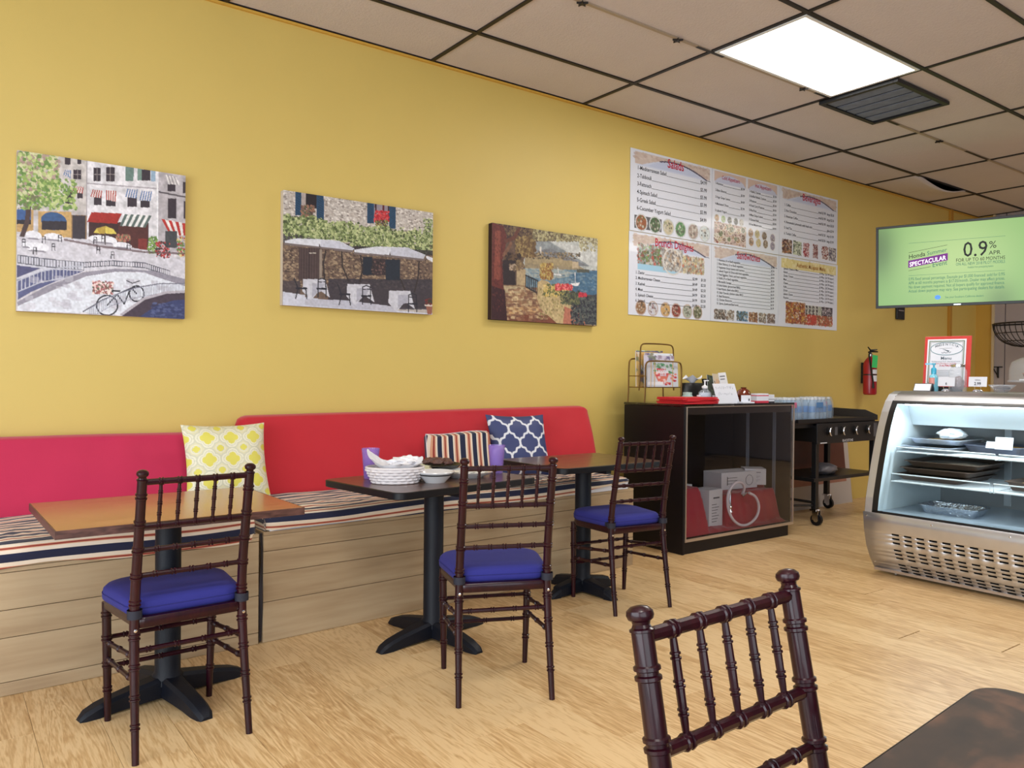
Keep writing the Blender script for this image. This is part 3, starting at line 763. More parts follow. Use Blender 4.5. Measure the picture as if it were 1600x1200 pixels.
# ---- picture 1: painted street cafe with bridge
cv = Cv(310, 280, (212, 208, 214), quad=[(97, 150), (1157, 290), (1155, 1190), (105, 1150)], seed=5)
cv.rect(90, 140, 560, 560, (196, 190, 190)); cv.poly([(330, 170), (530, 200), (535, 530), (330, 520)], (204, 198, 196))
cv.poly([(530, 190), (985, 260), (985, 760), (530, 700)], (226, 224, 230)); cv.poly([(985, 260), (1160, 290), (1160, 800), (985, 770)], (188, 182, 188))
cv.noise(.10, 9)
D = (58, 48, 58)
for a in [(575, 250, 620, 335), (655, 245, 708, 335), (880, 255, 935, 325), (395, 180, 432, 235), (475, 195, 500, 230), (450, 265, 500, 325), (580, 430, 628, 485), (655, 450, 715, 490), (790, 430, 848, 492), (872, 450, 930, 495), (400, 400, 445, 480), (475, 410, 510, 445), (1042, 345, 1092, 390), (1045, 435, 1098, 560), (1140, 330, 1158, 400), (1145, 450, 1158, 560)]: cv.rect(*a, D)
for a in [(575, 250, 620, 335), (655, 245, 708, 335), (450, 265, 500, 325)]: cv.line([((a[0]+a[2])/2, a[1]), ((a[0]+a[2])/2, a[3])], .002, (150, 140, 140)); cv.line([(a[0], (a[1]+a[3])/2), (a[2], (a[1]+a[3])/2)], .002, (150, 140, 140))
cv.rect(778, 240, 828, 330, (108, 134, 128)); cv.rect(852, 250, 880, 325, (122, 150, 140)); cv.rect(936, 258, 966, 330, (150, 176, 200))
cv.line([(540, 350), (985, 375)], .004, (176, 170, 178)); cv.line([(990, 395), (1158, 425)], .005, (90, 84, 92)); cv.line([(535, 200), (535, 700)], .003, (170, 164, 170)); cv.line([(980, 265), (980, 760)], .004, (240, 240, 246))
def awn(pts, c1_, c2_, n):
    (ax, ay), (bx, by), (cx, cy_), (dx, dy) = pts
    for i in range(n):
        f, g_ = i/n, (i+1)/n; L_ = lambda p, q, t_: (p[0]+(q[0]-p[0])*t_, p[1]+(q[1]-p[1])*t_)
        cv.poly([L_((ax, ay), (bx, by), f), L_((ax, ay), (bx, by), g_), L_((dx, dy), (cx, cy_), g_), L_((dx, dy), (cx, cy_), f)], c1_ if i % 2 == 0 else c2_)
R_, Wt, B_ = (176, 70, 62), (232, 226, 226), (96, 128, 180)
awn([(572, 388), (632, 392), (625, 440), (558, 432)], R_, Wt, 9); awn([(655, 390), (720, 394), (716, 460), (655, 452)], R_, Wt, 9); awn([(460, 372), (515, 372), (508, 414), (436, 410)], R_, Wt, 9)
awn([(790, 380), (855, 384), (845, 440), (776, 432)], B_, Wt, 9); awn([(880, 390), (945, 394), (935, 455), (866, 450)], B_, Wt, 9); awn([(400, 265), (434, 268), (432, 322), (386, 300)], B_, Wt, 7)
awn([(1030, 285), (1100, 300), (1122, 352), (1048, 345)], (226, 222, 222), (170, 164, 168), 7)
cv.rect(548, 590, 925, 760, (66, 40, 42)); cv.rect(735, 600, 922, 755, (84, 44, 42)); cv.rect(860, 690, 915, 760, (128, 52, 48))
cv.poly([(565, 530), (758, 535), (725, 600), (538, 592)], (168, 44, 38)); awn([(775, 538), (945, 545), (905, 620), (742, 612)], (92, 108, 104), (236, 236, 236), 9)
awn([(1005, 565), (1158, 590), (1160, 668), (1060, 665)], (186, 52, 46), (236, 230, 228), 7); cv.rect(1030, 640, 1105, 745, (70, 72, 76))
for c in [(232, 400), (120, 200)]:
    pass
cv.rect(100, 520, 205, 660, (196, 160, 108)); cv.rect(232, 530, 440, 690, (202, 166, 108)); cv.rect(440, 550, 535, 705, (150, 120, 86))
cv.ell(332, 590, 80, 56, (60, 92, 140)); cv.rect(255, 590, 410, 645, (52, 46, 54)); cv.rect(100, 520, 188, 600, (64, 96, 150)); cv.rect(100, 585, 188, 612, (46, 42, 50)); cv.rect(448, 552, 528, 705, (62, 56, 64))
cv.line([(130, 700), (165, 600), (180, 430), (172, 380)], .013, (78, 60, 60))
cv.poly([(100, 690), (560, 700), (1000, 780), (1157, 830), (1157, 1000), (700, 900), (300, 900), (100, 860)], (214, 212, 222), .9)
cv.noise(.05, 7)
for e in [(205, 680, 50, 28), (330, 690, 60, 24), (230, 755, 72, 30), (640, 700, 90, 26), (760, 735, 60, 20), (160, 740, 30, 20)]: cv.ell(*e, (238, 238, 246)); cv.ell(e[0], e[1]+e[3]*.8, e[2]*.8, 6, (150, 146, 158))
for x, y in [(145, 720), (270, 700), (370, 690), (215, 770), (330, 745), (610, 760), (700, 790), (590, 700), (640, 690), (800, 730)]:
    cv.line([(x-10, y+28), (x-8, y-14), (x+8, y-14), (x+10, y+28)], .0022, (58, 56, 66)); cv.line([(x-10, y+4), (x+12, y+4)], .0022, (58, 56, 66))
cv.poly([(578, 660), (600, 630), (655, 615), (705, 635), (725, 665)], (222, 202, 96)); cv.poly([(600, 630), (655, 615), (650, 665), (615, 664)], (190, 160, 70)); cv.line([(652, 660), (652, 730)], .003, (90, 80, 80))
cv.specks(60, (725, 670, 810, 710), .012, [(178, 110, 96), (200, 150, 120), (110, 120, 90), (140, 70, 66)]); cv.specks(60, (925, 680, 980, 780), .012, [(104, 140, 72), (150, 180, 100), (90, 116, 70)]); cv.specks(50, (975, 710, 1060, 810), .013, [(170, 52, 58), (196, 90, 90), (60, 60, 60)]); cv.specks(40, (1110, 680, 1155, 800), .013, [(170, 52, 58), (220, 200, 140), (104, 140, 72)])
cv.line([(400, 705), (600, 740), (900, 775), (1157, 780)], .006, (96, 76, 80), .7)
cv.poly([(105, 800), (540, 850), (480, 905), (110, 1060)], (206, 206, 218)); cv.poly([(105, 868), (250, 885), (105, 945)], (84, 84, 122)); cv.poly([(105, 960), (300, 890), (520, 900), (360, 960), (200, 1030), (115, 1080)], (92, 96, 136))
def rail_(P_, q, n, h, c=(96, 96, 110), w=.0022):
    for i in range(n):
        f = i/(n-1)*(len(P_)-1); k = min(int(f), len(P_)-2); g_ = f-k; x = P_[k][0]+(P_[k+1][0]-P_[k][0])*g_; y = P_[k][1]+(P_[k+1][1]-P_[k][1])*g_
        cv.line([(x, y), (x, y+h)], w, c)
    cv.line(P_, w*1.2, c); cv.line([(a, b+h) for a, b in P_], w*1.2, c)
rail_([(110, 805), (300, 828), (520, 845)], 0, 24, 48); rail_([(520, 845), (700, 832), (900, 842), (1060, 890)], 0, 38, 30)
rail_([(110, 965), (250, 905), (380, 878), (500, 868)], 0, 18, 68, (190, 192, 206), .0028)
cv.poly([(110, 1095), (300, 990), (520, 905), (720, 880), (950, 890), (1157, 940), (1157, 1000), (900, 900), (720, 900), (540, 930), (330, 1020), (115, 1120)], (150, 146, 160))
cv.poly([(115, 1120), (330, 1020), (540, 930), (720, 900), (900, 905), (1157, 985), (1157, 1030), (950, 1060), (760, 1165), (112, 1148)], (226, 230, 240))
cv.specks(26, (150, 950, 1050, 1130), .030, [(196, 194, 206), (206, 204, 214)], .6, asp=2.6)
cv.specks(120, (580, 965, 705, 1040), .013, [(232, 200, 196), (190, 120, 120), (240, 226, 222), (110, 110, 90), (150, 90, 90)])
K = (40, 40, 52)
def ring_(cx, cy_, rx, ry, w): cv.line([(cx+rx*math.cos(a*PI/12), cy_+ry*math.sin(a*PI/12)) for a in range(25)], w, K)
ring_(668, 1110, 66, 62, .0045); ring_(852, 1035, 46, 48, .0045); cv.line([(668, 1110), (730, 1040), (820, 1000), (852, 1035)], .004, K); cv.line([(730, 1040), (775, 1100), (810, 1010)], .004, K); cv.line([(790, 955), (825, 970), (870, 955)], .003, K); cv.line([(700, 1020), (745, 1020)], .005, K)
cv.line([(520, 1150), (640, 1075), (830, 1000), (1000, 970), (1157, 968)], .003, (80, 80, 96)); rail_([(560, 1130), (700, 1050), (850, 1000), (1000, 972), (1157, 970)], 0, 60, 60, (150, 152, 170), .0014)
cv.poly([(760, 1170), (900, 1070), (1040, 1030), (1157, 1025), (1157, 1190), (760, 1180)], (70, 58, 72)); cv.poly([(870, 1180), (980, 1105), (1080, 1075), (1157, 1068), (1157, 1190)], (58, 66, 110)); cv.line([(760, 1165), (900, 1065), (1040, 1025), (1157, 1018)], .008, (184, 178, 188))
cv.specks(40, (950, 1090, 1150, 1180), .012, [(90, 100, 140), (48, 52, 92)], .6, asp=2.5)
G1, G2, G3 = (150, 178, 96), (196, 208, 140), (104, 140, 72)
cv.specks(330, (100, 165, 360, 470), .022, [G1, G2, G3, (214, 214, 170), (176, 150, 140)], .9); cv.specks(120, (230, 330, 470, 520), .018, [G1, G2, G3, (120, 150, 80)], .9); cv.specks(60, (100, 440, 240, 520), .016, [G1, G3, (120, 120, 90)], .9)
cv.noise(.07, 3)
picture('large painted canvas of a white street cafe with striped awnings and bridge', cv, -.985, -.214, 1.542, 2.315, mt['canvas_edge'])
# ---- picture 2: stone house with parasols
cv = Cv(300, 210, (186, 178, 172), quad=[(205, 185), (1385, 350), (1382, 1160), (205, 1090)], seed=6)
up_ = cv.rect(200, 180, 1390, 640, (196, 188, 182))
cv.specks(900, (205, 190, 1385, 560), .010, [(214, 208, 202), (176, 166, 160), (150, 140, 134), (226, 220, 214), (186, 176, 168)], asp=1.6); cv.specks(160, (205, 190, 1385, 560), .004, [(92, 82, 78), (110, 98, 92)], asp=2)
cv.rect(200, 600, 1390, 1110, (112, 92, 80)); cv.specks(800, (205, 620, 1385, 960), .012, [(130, 108, 88), (150, 128, 106), (96, 78, 70), (84, 68, 62), (166, 144, 118)], asp=1.4); cv.specks(150, (205, 640, 1385, 900), .005, [(50, 40, 44), (60, 50, 48)], asp=2)
cv.rect(560, 880, 1390, 1120, (48, 46, 60), .75); cv.rect(205, 900, 340, 1000, (60, 54, 64), .7)
BL, BD = (44, 84, 118), (28, 56, 84)
for a in [(300, 190, 348, 385), (465, 205, 522, 430), (862, 270, 918, 440), (1035, 295, 1090, 480)]:
    cv.rect(*a, BL)
    y = a[1]
    while y < a[3]: cv.line([(a[0]+6, y), (a[2]-6, y)], .0028, BD); y += 11
cv.rect(380, 200, 465, 330, (34, 28, 36)); cv.rect(350, 195, 380, 330, (176, 164, 160)); cv.rect(918, 280, 1035, 420, (150, 140, 150)); cv.line([(990, 290), (990, 420)], .006, (90, 30, 40)); cv.line([(930, 285), (930, 420)], .006, (60, 30, 40)); cv.line([(1030, 300), (1030, 420)], .006, (60, 30, 40))
cv.specks(90, (350, 310, 450, 420), .013, [(120, 92, 84), (90, 96, 74), (150, 110, 90), (70, 60, 60)]); cv.specks(70, (925, 345, 1035, 430), .014, [(196, 44, 56), (170, 30, 44), (214, 80, 84)]); cv.specks(40, (930, 420, 1030, 470), .012, [(90, 100, 60), (150, 140, 80), (80, 60, 50)])
GG = [(150, 164, 112), (176, 188, 134), (120, 136, 84), (96, 112, 66), (196, 202, 150), (74, 86, 56)]
for i in range(24):
    x = 215+i*49; yc = 445+(x-215)*.125+14*math.sin(i*1.1); cv.specks(60, (x-45, yc-62, x+45, yc+95), .016, GG)
cv.specks(90, (1310, 400, 1385, 600), .012, GG); cv.poly([(205, 500), (400, 560), (800, 620), (1385, 650), (1385, 690), (800, 660), (205, 600)], (40, 36, 46), .75); cv.specks(260, (205, 470, 1385, 620), .013, GG)
cv.rect(205, 570, 1390, 620, (40, 36, 46), .0)
cv.rect(330, 640, 490, 890, (82, 66, 66)); [cv.line([(330+i*20, 640), (330+i*20, 890)], .002, (56, 44, 48)) for i in range(9)]; cv.rect(490, 650, 512, 880, (150, 136, 124)); cv.line([(415, 680), (460, 680)], .003, (200, 190, 180))
cv.rect(832, 705, 905, 850, (32, 40, 54)); cv.rect(1010, 725, 1125, 888, (32, 42, 56)); cv.rect(905, 720, 1010, 850, (60, 48, 52)); cv.specks(30, (900, 740, 1010, 840), .012, [(110, 84, 80), (44, 40, 44)])
for P_ in [[(540, 660), (520, 760), (530, 880)], [(665, 670), (670, 780), (720, 900)], [(810, 690), (830, 800), (810, 900)], [(1275, 740), (1270, 860), (1240, 980)], [(1130, 880), (1165, 970)]]: cv.line(P_, .005, (52, 44, 46))
UM = (220, 222, 232)
cv.poly([(222, 585), (300, 565), (490, 570), (640, 580), (765, 640), (745, 660), (490, 628), (222, 605)], UM); cv.poly([(500, 575), (640, 585), (765, 640), (745, 660), (500, 630)], (204, 206, 220)); cv.poly([(765, 650), (940, 622), (1180, 628), (1325, 685), (1310, 718), (1045, 690), (765, 672)], UM); cv.poly([(1050, 630), (1190, 630), (1325, 690), (1310, 718), (1050, 690)], (200, 202, 216)); cv.poly([(1330, 690), (1385, 710), (1385, 745), (1335, 715)], UM)
cv.line([(222, 610), (490, 634), (745, 664)], .006, (120, 108, 108)); cv.line([(765, 678), (1045, 698), (1310, 724)], .006, (120, 108, 108)); cv.poly([(484, 630), (490, 600), (498, 632)], (90, 80, 84)); cv.poly([(1036, 692), (1044, 664), (1052, 694)], (90, 80, 84))
cv.poly([(205, 1000), (560, 1050), (1100, 1130), (1385, 1150), (1385, 1165), (205, 1095)], (206, 208, 222)); cv.poly([(205, 985), (380, 1010), (380, 1060), (205, 1050)], (206, 208, 222)); cv.poly([(380, 1040), (700, 1050), (1100, 1100), (1100, 1140), (380, 1090)], (190, 190, 204))
for a, b, w, h in [(365, 885, 190, 160), (710, 922, 195, 160), (1040, 972, 185, 160)]:
    cv.poly([(a, b), (a+w*.9, b), (a+w*1.1, b+h*.9), (a+w*.75, b+h*.6), (a+w*.6, b+h*.65), (a+w*.32, b+h*1.05), (a+w*.2, b+h*.9), (a-6, b+h*.6)], (206, 206, 216)); cv.poly([(a+w*.38, b+h*.2), (a+w*.9, b+h*.2), (a+w*.75, b+h*.6), (a+w*.6, b+h*.65), (a+w*.36, b+h*.9)], (178, 178, 192))
CH = (40, 40, 52)
for x, y in [(510, 885), (860, 940), (1225, 1000)]:
    cv.line([(x-30, y+140), (x-30, y+5), (x, y-8), (x+30, y+5), (x+35, y+140)], .0035, CH); cv.line([(x-34, y+75), (x+34, y+75)], .006, CH); cv.line([(x-26, y+22), (x+26, y+22)], .003, CH)
for x, y in [(315, 880), (655, 925)]:
    cv.line([(x-20, y), (x+10, y+80), (x-8, y+160)], .0035, CH); cv.line([(x, y+78), (x+75, y+78)], .006, CH); cv.line([(x+70, y+78), (x+80, y+160)], .0035, CH)
cv.poly([(1330, 1080), (1382, 1080), (1378, 1158), (1345, 1158)], (150, 96, 80)); cv.line([(1330, 1085), (1382, 1085)], .008, (214, 200, 190)); cv.specks(30, (1330, 1040, 1382, 1080), .012, [(120, 40, 48), (60, 60, 50)])
cv.noise(.06, 3)
picture('photo canvas of a stone house with white parasols and cloth-covered tables', cv, .325, 1.331, 1.652, 2.320, mt['canvas_edge'])
# ---- picture 3: harbour terrace
cv = Cv(250, 172, (96, 76, 66), quad=[(172, 170), (1168, 300), (1158, 1120), (160, 1075)], seed=8)
cv.poly([(560, 300), (1170, 330), (1170, 600), (450, 560)], (180, 184, 182)); cv.poly([(560, 330), (700, 330), (1100, 560), (560, 560)], (140, 146, 150)); cv.poly([(720, 330), (1168, 400), (1168, 560), (1080, 550)], (196, 198, 196)); cv.noise(.08, 8)
cv.poly([(600, 420), (720, 400), (900, 480), (1080, 560), (600, 560)], (120, 122, 128)); cv.poly([(480, 470), (740, 480), (960, 540), (1080, 610), (480, 600)], (150, 136, 110))
for a in [(490, 480, 545, 540), (550, 450, 640, 550), (640, 480, 735, 555), (745, 490, 840, 560), (850, 510, 930, 570), (930, 520, 985, 580)]: cv.rect(*a, [(186, 168, 140), (160, 144, 112), (196, 184, 166)][int(a[0]) % 3])
cv.line([(628, 395), (628, 450)], .008, (214, 208, 200)); cv.specks(80, (540, 440, 1000, 500), .010, [(110, 100, 88), (150, 130, 100), (86, 80, 72)], asp=2)
cv.poly([(450, 590), (1160, 600), (1160, 830), (480, 760)], (104, 132, 150)); cv.poly([(480, 590), (800, 590), (990, 640), (700, 700), (480, 660)], (158, 164, 160)); cv.poly([(900, 640), (1165, 600), (1165, 840), (900, 800)], (70, 104, 132)); cv.specks(120, (480, 600, 1160, 800), .014, [(120, 146, 160), (88, 118, 142), (140, 156, 164)], .5, asp=3)
cv.rect(970, 590, 1090, 620, (82, 84, 78)); cv.line([(955, 620), (955, 720)], .003, (226, 226, 224)); cv.poly([(910, 725), (1000, 715), (985, 745), (925, 745)], (226, 226, 226)); cv.line([(760, 640), (820, 650)], .006, (214, 214, 214)); cv.line([(790, 580), (800, 640)], .003, (220, 220, 220))
BRW = [(88, 66, 50), (112, 90, 58), (70, 52, 48), (140, 120, 78), (98, 80, 60)]
cv.specks(420, (180, 180, 700, 330), .022, [(74, 52, 52), (96, 76, 60), (60, 44, 50), (120, 100, 70)]); cv.specks(200, (400, 300, 580, 480), .022, [(150, 128, 84), (120, 96, 64), (100, 78, 56)]); cv.specks(260, (560, 220, 1168, 330), .020, [(120, 110, 84), (150, 140, 100), (176, 168, 130), (96, 84, 70)]); cv.specks(70, (1000, 300, 1168, 420), .016, [(170, 164, 130), (196, 190, 160), (140, 130, 100)])
cv.specks(180, (290, 460, 440, 600), .02, [(50, 38, 40), (66, 50, 46), (96, 74, 56)]); cv.rect(270, 520, 390, 750, (44, 34, 40)); cv.specks(60, (340, 560, 470, 620), .014, [(170, 150, 130), (120, 100, 80)])
cv.rect(400, 600, 485, 750, (176, 154, 120)); cv.specks(40, (400, 520, 470, 620), .014, [(140, 118, 84), (110, 90, 70)])
cv.poly([(280, 755), (480, 750), (560, 830), (640, 900), (640, 1000), (780, 1100), (300, 1085)], (150, 122, 92)); cv.poly([(280, 760), (470, 765), (520, 810), (300, 830)], (178, 160, 128)); cv.poly([(300, 850), (590, 860), (600, 880), (310, 900)], (196, 176, 140)); cv.poly([(310, 960), (600, 945), (690, 1000), (330, 1050)], (186, 148, 104)); cv.poly([(300, 1040), (700, 1010), (780, 1105), (300, 1085)], (120, 70, 54)); cv.specks(140, (300, 780, 700, 1080), .018, [(204, 180, 140), (140, 100, 76), (110, 76, 64)], .6, asp=3)
for x in range(490, 600, 18): cv.line([(x, 660+(x-490)*.45), (x, 770+(x-490)*.5)], .004, (40, 36, 42))
cv.line([(485, 655), (600, 705)], .005, (40, 36, 42)); cv.line([(490, 765), (590, 820)], .004, (40, 36, 42))
cv.specks(130, (625, 545, 745, 690), .016, [(170, 140, 76), (150, 110, 66), (186, 164, 100), (130, 90, 60)])
cv.poly([(600, 720), (640, 695), (700, 710), (860, 900), (980, 960), (1160, 1120), (780, 1100), (640, 980), (595, 880)], (186, 164, 122)); cv.poly([(850, 940), (1000, 1000), (1060, 1115), (840, 1105)], (176, 112, 92)); cv.specks(90, (610, 760, 860, 1060), .018, [(150, 140, 84), (204, 188, 140), (120, 110, 66)], .8, asp=.5)
cv.poly([(960, 880), (1160, 820), (1160, 1115), (1060, 1110)], (62, 64, 72)); cv.specks(300, (920, 850, 1160, 1110), .018, [(58, 60, 70), (76, 84, 84), (44, 46, 56), (96, 100, 96)])
cv.specks(200, (660, 740, 900, 850), .016, [(196, 170, 96), (120, 120, 70), (90, 96, 66), (214, 190, 130)]); cv.specks(80, (770, 735, 930, 790), .016, [(196, 60, 70), (176, 44, 60), (224, 120, 120)]); cv.specks(90, (820, 800, 1000, 920), .018, [(84, 92, 70), (62, 66, 60), (120, 120, 86)]); cv.specks(40, (990, 815, 1065, 850), .014, [(196, 60, 76), (170, 44, 60)])
cv.poly([(172, 170), (280, 200), (310, 300), (290, 450), (265, 520), (275, 760), (310, 1085), (160, 1075)], (100, 46, 44)); cv.poly([(200, 250), (250, 240), (250, 700), (190, 700)], (134, 70, 58)); cv.poly([(165, 760), (290, 800), (312, 1085), (160, 1075)], (56, 28, 36)); cv.line([(300, 340), (380, 310), (420, 230)], .014, (96, 56, 48)); cv.line([(280, 470), (330, 400), (350, 360)], .012, (120, 84, 66)); cv.specks(120, (175, 200, 280, 1000), .012, [(120, 58, 50), (80, 36, 38), (60, 28, 34)], .7, asp=.4)
cv.noise(.10, 3)
picture('small dark canvas print of a flowered terrace above a blue harbour', cv, 1.803, 2.790, 1.646, 2.315, mt['canvas_dark'])

# ================================================================== MENU POSTERS
def header(cv, y1=.17, yellow=False):
    if yellow:
        cv.rect(.04, .03, .97, .16, (226, 212, 150)); cv.specks(60, (.05, .03, .95, .15), .02, [(236, 226, 180), (214, 196, 120)], .6); return
    cv.rect(.05, .025, .97, y1, (204, 188, 180)); cv.specks(150, (.05, .03, .97, y1), .012, [(190, 168, 160), (214, 200, 192), (200, 182, 166)], .7, asp=2)
    P_ = [(.04, y1+.02)]+[(.14+.8*i/20, .06+(y1-.02)*(1-math.sin(PI*(.12+.80*i/20)))*1.15) for i in range(21)]+[(.97, y1+.02)]
    cv.poly(P_, (206, 214, 236)); cv.line(P_[6:], .006, (74, 70, 100)); cv.poly([(.04, y1+.02), (.97, y1+.02), (.97, y1+.12), (.04, y1+.12)], (222, 226, 238))
    cv.poly([(.20, y1), (.30, .11), (.5, .075), (.72, .11), (.85, y1)], (186, 198, 228), .55)
FOOD = [(120, 76, 50), (176, 130, 80), (96, 110, 60), (200, 180, 140), (140, 60, 46), (226, 220, 206), (80, 60, 50)]
def dish(cv, cx, cy_, r, pal, asp, rim=(200, 204, 206)):
    cv.ell(cx, cy_, r, r*asp, rim); cv.ell(cx, cy_, r*.84, r*.84*asp, pal[0]); cv.specks(40, (cx-r*.62, cy_-r*.62*asp, cx+r*.62, cy_+r*.62*asp), r*.17, [tuple(int(q*.8+30) for q in p_) for p_ in pal]+[(206, 200, 190), (90, 84, 76)], .75)
def photo(cv, x0, y0, x1, y1, base, pal, n=120, r=.02):
    cv.rect(x0, y0, x1, y1, base); m = cv.rect(x0, y0, x1, y1, base); dk = [tuple(int(q*.6+30) for q in p_) for p_ in pal]; cv.specks(n*3, (x0, y0, x1, y1), r*.5, list(pal)+dk+[(214, 208, 200), tuple(base)], .75, mask=m)
def menu(label, x0, x1, z0, z1, title, lines, deco, tcol='redink', tsize=.095, ysub=None, yl=.24, dy=.09, ts=.038, yellow=False, cols=None):
    w, h = x1-x0, z1-z0
    t = thing('menu_poster', label, 'menu', (x0, -.003, z1), group=None)
    cv = Cv(190, int(190*h/w), (222, 226, 238), seed=len(label))
    if cols is None: header(cv, yellow=yellow)
    deco(cv, w/h)
    cv.mesh('printed_sheet', lambda u, v: (u*w, -.004-.003*math.sin(u*PI*3)*0, -v*h), mt['poster'], t)
    rbox(0, w, -.0035, 0, -h, 0).build('backing', mt['laminate'], t, smooth=False)
    ti, bo, bo2 = MB(), MB(), MB()
    if cols is None: text(ti, title, w*.53, -h*(.135 if not yellow else .125), tsize, -.006, 'c', bold=.012, sx=.8)
    else:
        for cx, s in cols: text(ti, s, w*cx, -h*.115, .048, -.006, 'c', sx=.8, bold=.004)
    for k, ln in enumerate(lines):
        xa, xb = (.075, .93) if len(ln) == 2 else ln[2:4]
        yy = -h*(ln[4] if len(ln) > 4 else yl+dy*k)
        bo, bo_ = (bo, None) if not cols or xa < .5 else (bo2, bo)
        a = text(bo, ln[0], w*xa, yy, ts, -.006, 'l', sx=.82, bold=.006)
        b = text(bo, ln[1], w*xb, yy, ts, -.006, 'r', sx=.82, bold=.006)
        bo.box(w*xa+a+.005, w*xb-b-.005, -.0062, -.0060, yy-.003, yy-.0005)
        if bo_ is not None: bo = bo_
    if ti.v: ti.build('title_lettering', mt[tcol], t, smooth=False, fix=False)
    bo.build('menu_lettering', mt['ink'], t, smooth=False, fix=False)
    if bo2.v: bo2.build('menu_lettering', mt['ink'], t, smooth=False, fix=False)
    return t
mt['poster'] = paintmat('poster_print', .3, coat=.25)
XA, XB, XC, XD = 3.172, 4.172, 5.150, 6.135; ZT, ZM, ZL = 3.092, 2.430, 1.758
def d1(cv, a):
    for i, (x, p) in enumerate(zip((.13, .29, .45, .60, .76, .91), ([(150, 90, 60), (90, 110, 60), (190, 120, 80)], [(70, 100, 66), (110, 130, 90)], [(200, 190, 160), (150, 160, 110)], [(90, 140, 90), (120, 170, 110)], [(170, 150, 140), (110, 100, 90), (220, 214, 200)], [(214, 224, 226), (190, 206, 210)]))):
        if i < 2: cv.rect(x-.08, .80, x+.08, .96, (60, 58, 62), .8)
        dish(cv, x, .885, .072, p, a)
menu('upper left menu poster titled Salads', XA, XB-.004, ZM+.003, ZT, 'Salads',
     [('1-Mediterranean Salad', '$4.99'), ('2-Tabbouli', '$5.99'), ('3-Fattouch', '$5.99'), ('4-Spinach Salad', '$5.99'), ('5-Greek Salad', '$5.99'), ('6-Cucumber Yogurt Salad', '$4.99')], d1, tsize=.105, yl=.245, dy=.098, ts=.046)
def d2(cv, a):
    for x0 in (.03, .51):
        cv.rect(x0, .02, x0+.45, .15, (214, 190, 178)); P_ = [(x0, .17)]+[(x0+.04+.38*i/12, .05+.10*(1-math.sin(PI*(.1+.8*i/12)))) for i in range(13)]+[(x0+.45, .17)]; cv.poly(P_, (200, 206, 230))
    for i, x in enumerate((.07, .16, .25, .34, .42)): dish(cv, x, .645, .035, [[(190, 150, 110), (210, 180, 140)], [(150, 180, 110), (200, 196, 160)], [(60, 60, 56), (160, 170, 150)], [(50, 56, 60), (80, 90, 90)], [(200, 196, 190), (160, 156, 150)]][i], a)
    photo(cv, .035, .70, .49, .975, (196, 170, 160), FOOD, 60); [dish(cv, cv.r.uniform(.06, .46), cv.r.uniform(.72, .95), cv.r.uniform(.022, .04), [FOOD[cv.r.randint(7)], FOOD[cv.r.randint(7)]], a*.8, (226, 216, 206)) for _ in range(34)]
    for i, (x, y) in enumerate([(.56, .76), (.66, .76), (.77, .77), (.90, .78), (.57, .88), (.68, .88), (.79, .88), (.90, .89)]): dish(cv, x, y, .042, [[(170, 130, 90), (120, 90, 60)], [(196, 180, 120), (150, 140, 90)], [(110, 86, 60), (190, 160, 110)], [(150, 140, 160), (110, 100, 120)]][i % 4], a*1.1, (216, 214, 214))
    cv.line([(.5, .03), (.5, .97)], .002, (150, 150, 165))
LA = [('1-Hummus', '$3.99', .04, .46, .20), ('2-Baba Ghanouj', '$3.99', .04, .46, .29), ('3-Vege Grape Leaves', '$4.99', .04, .46, .38), ('4-Marinated Olives', '$2.99', .04, .46, .47), ('5-Labneh Yogurt', '$3.99', .04, .46, .56)]
LB = [(s, p, .53, .95, .20+.065*i) for i, (s, p) in enumerate([('1-Falafel, 3 pieces', '$3.99'), ('2-Stuffed Kibbeh, 3 pieces', '$5.99'), ('3-Potatoes', '$3.99'), ('4-Fried Curry Potatoes', '$4.99'), ('5-Pita Fries', '$3.99'), ('6-Meat Grape Leaves', '$4.99'), ('7-Cheese Rolls', '$3.99'), ('8-Fried Mushrooms', '$4.99')])]
menu('upper middle menu poster headed Cold Appetizers and Hot Appetizers', XB, XC-.004, ZM+.003, ZT, '', LA+LB, d2, ts=.029, cols=[(.26, 'Cold Appetizers'), (.74, 'Hot Appetizers')])
def d3(cv, a):
    for x0, x1, b, p in [(.05, .21, (60, 24, 22), [(196, 120, 70), (226, 190, 140), (90, 30, 26)]), (.23, .37, (196, 206, 180), [(90, 110, 70), (60, 70, 56), (226, 230, 210)]), (.40, .50, (220, 200, 204), [(150, 30, 50), (180, 60, 70)]), (.57, .65, (206, 190, 190), [(110, 30, 36), (150, 60, 50)]), (.72, .84, (226, 222, 222), [(150, 50, 40), (120, 40, 36)]), (.85, .98, (90, 84, 100), [(226, 220, 214), (200, 190, 180)])]:
        photo(cv, x0, .76, x1, .96, b, p, 70, .018)
menu('upper right menu poster titled Beverages', XC, XD, ZM+.003, ZT, 'Beverages',
     [('1. Coffee', 'small $1.99   large $2.50'), ('2. Hot Chocolate', 'small $1.99   large $2.50'), ('3. American Coffee', 'small $1.99   large $2.50'), ('4. Homemade Lemonade with fresh mint', 'glass $2.99'), ('5. Iced Tea', 'small $1.50   large $1.99'), ('6. Turkish Coffee', 'small $2.50   large $3.99')], d3, yl=.275, dy=.083, ts=.034)
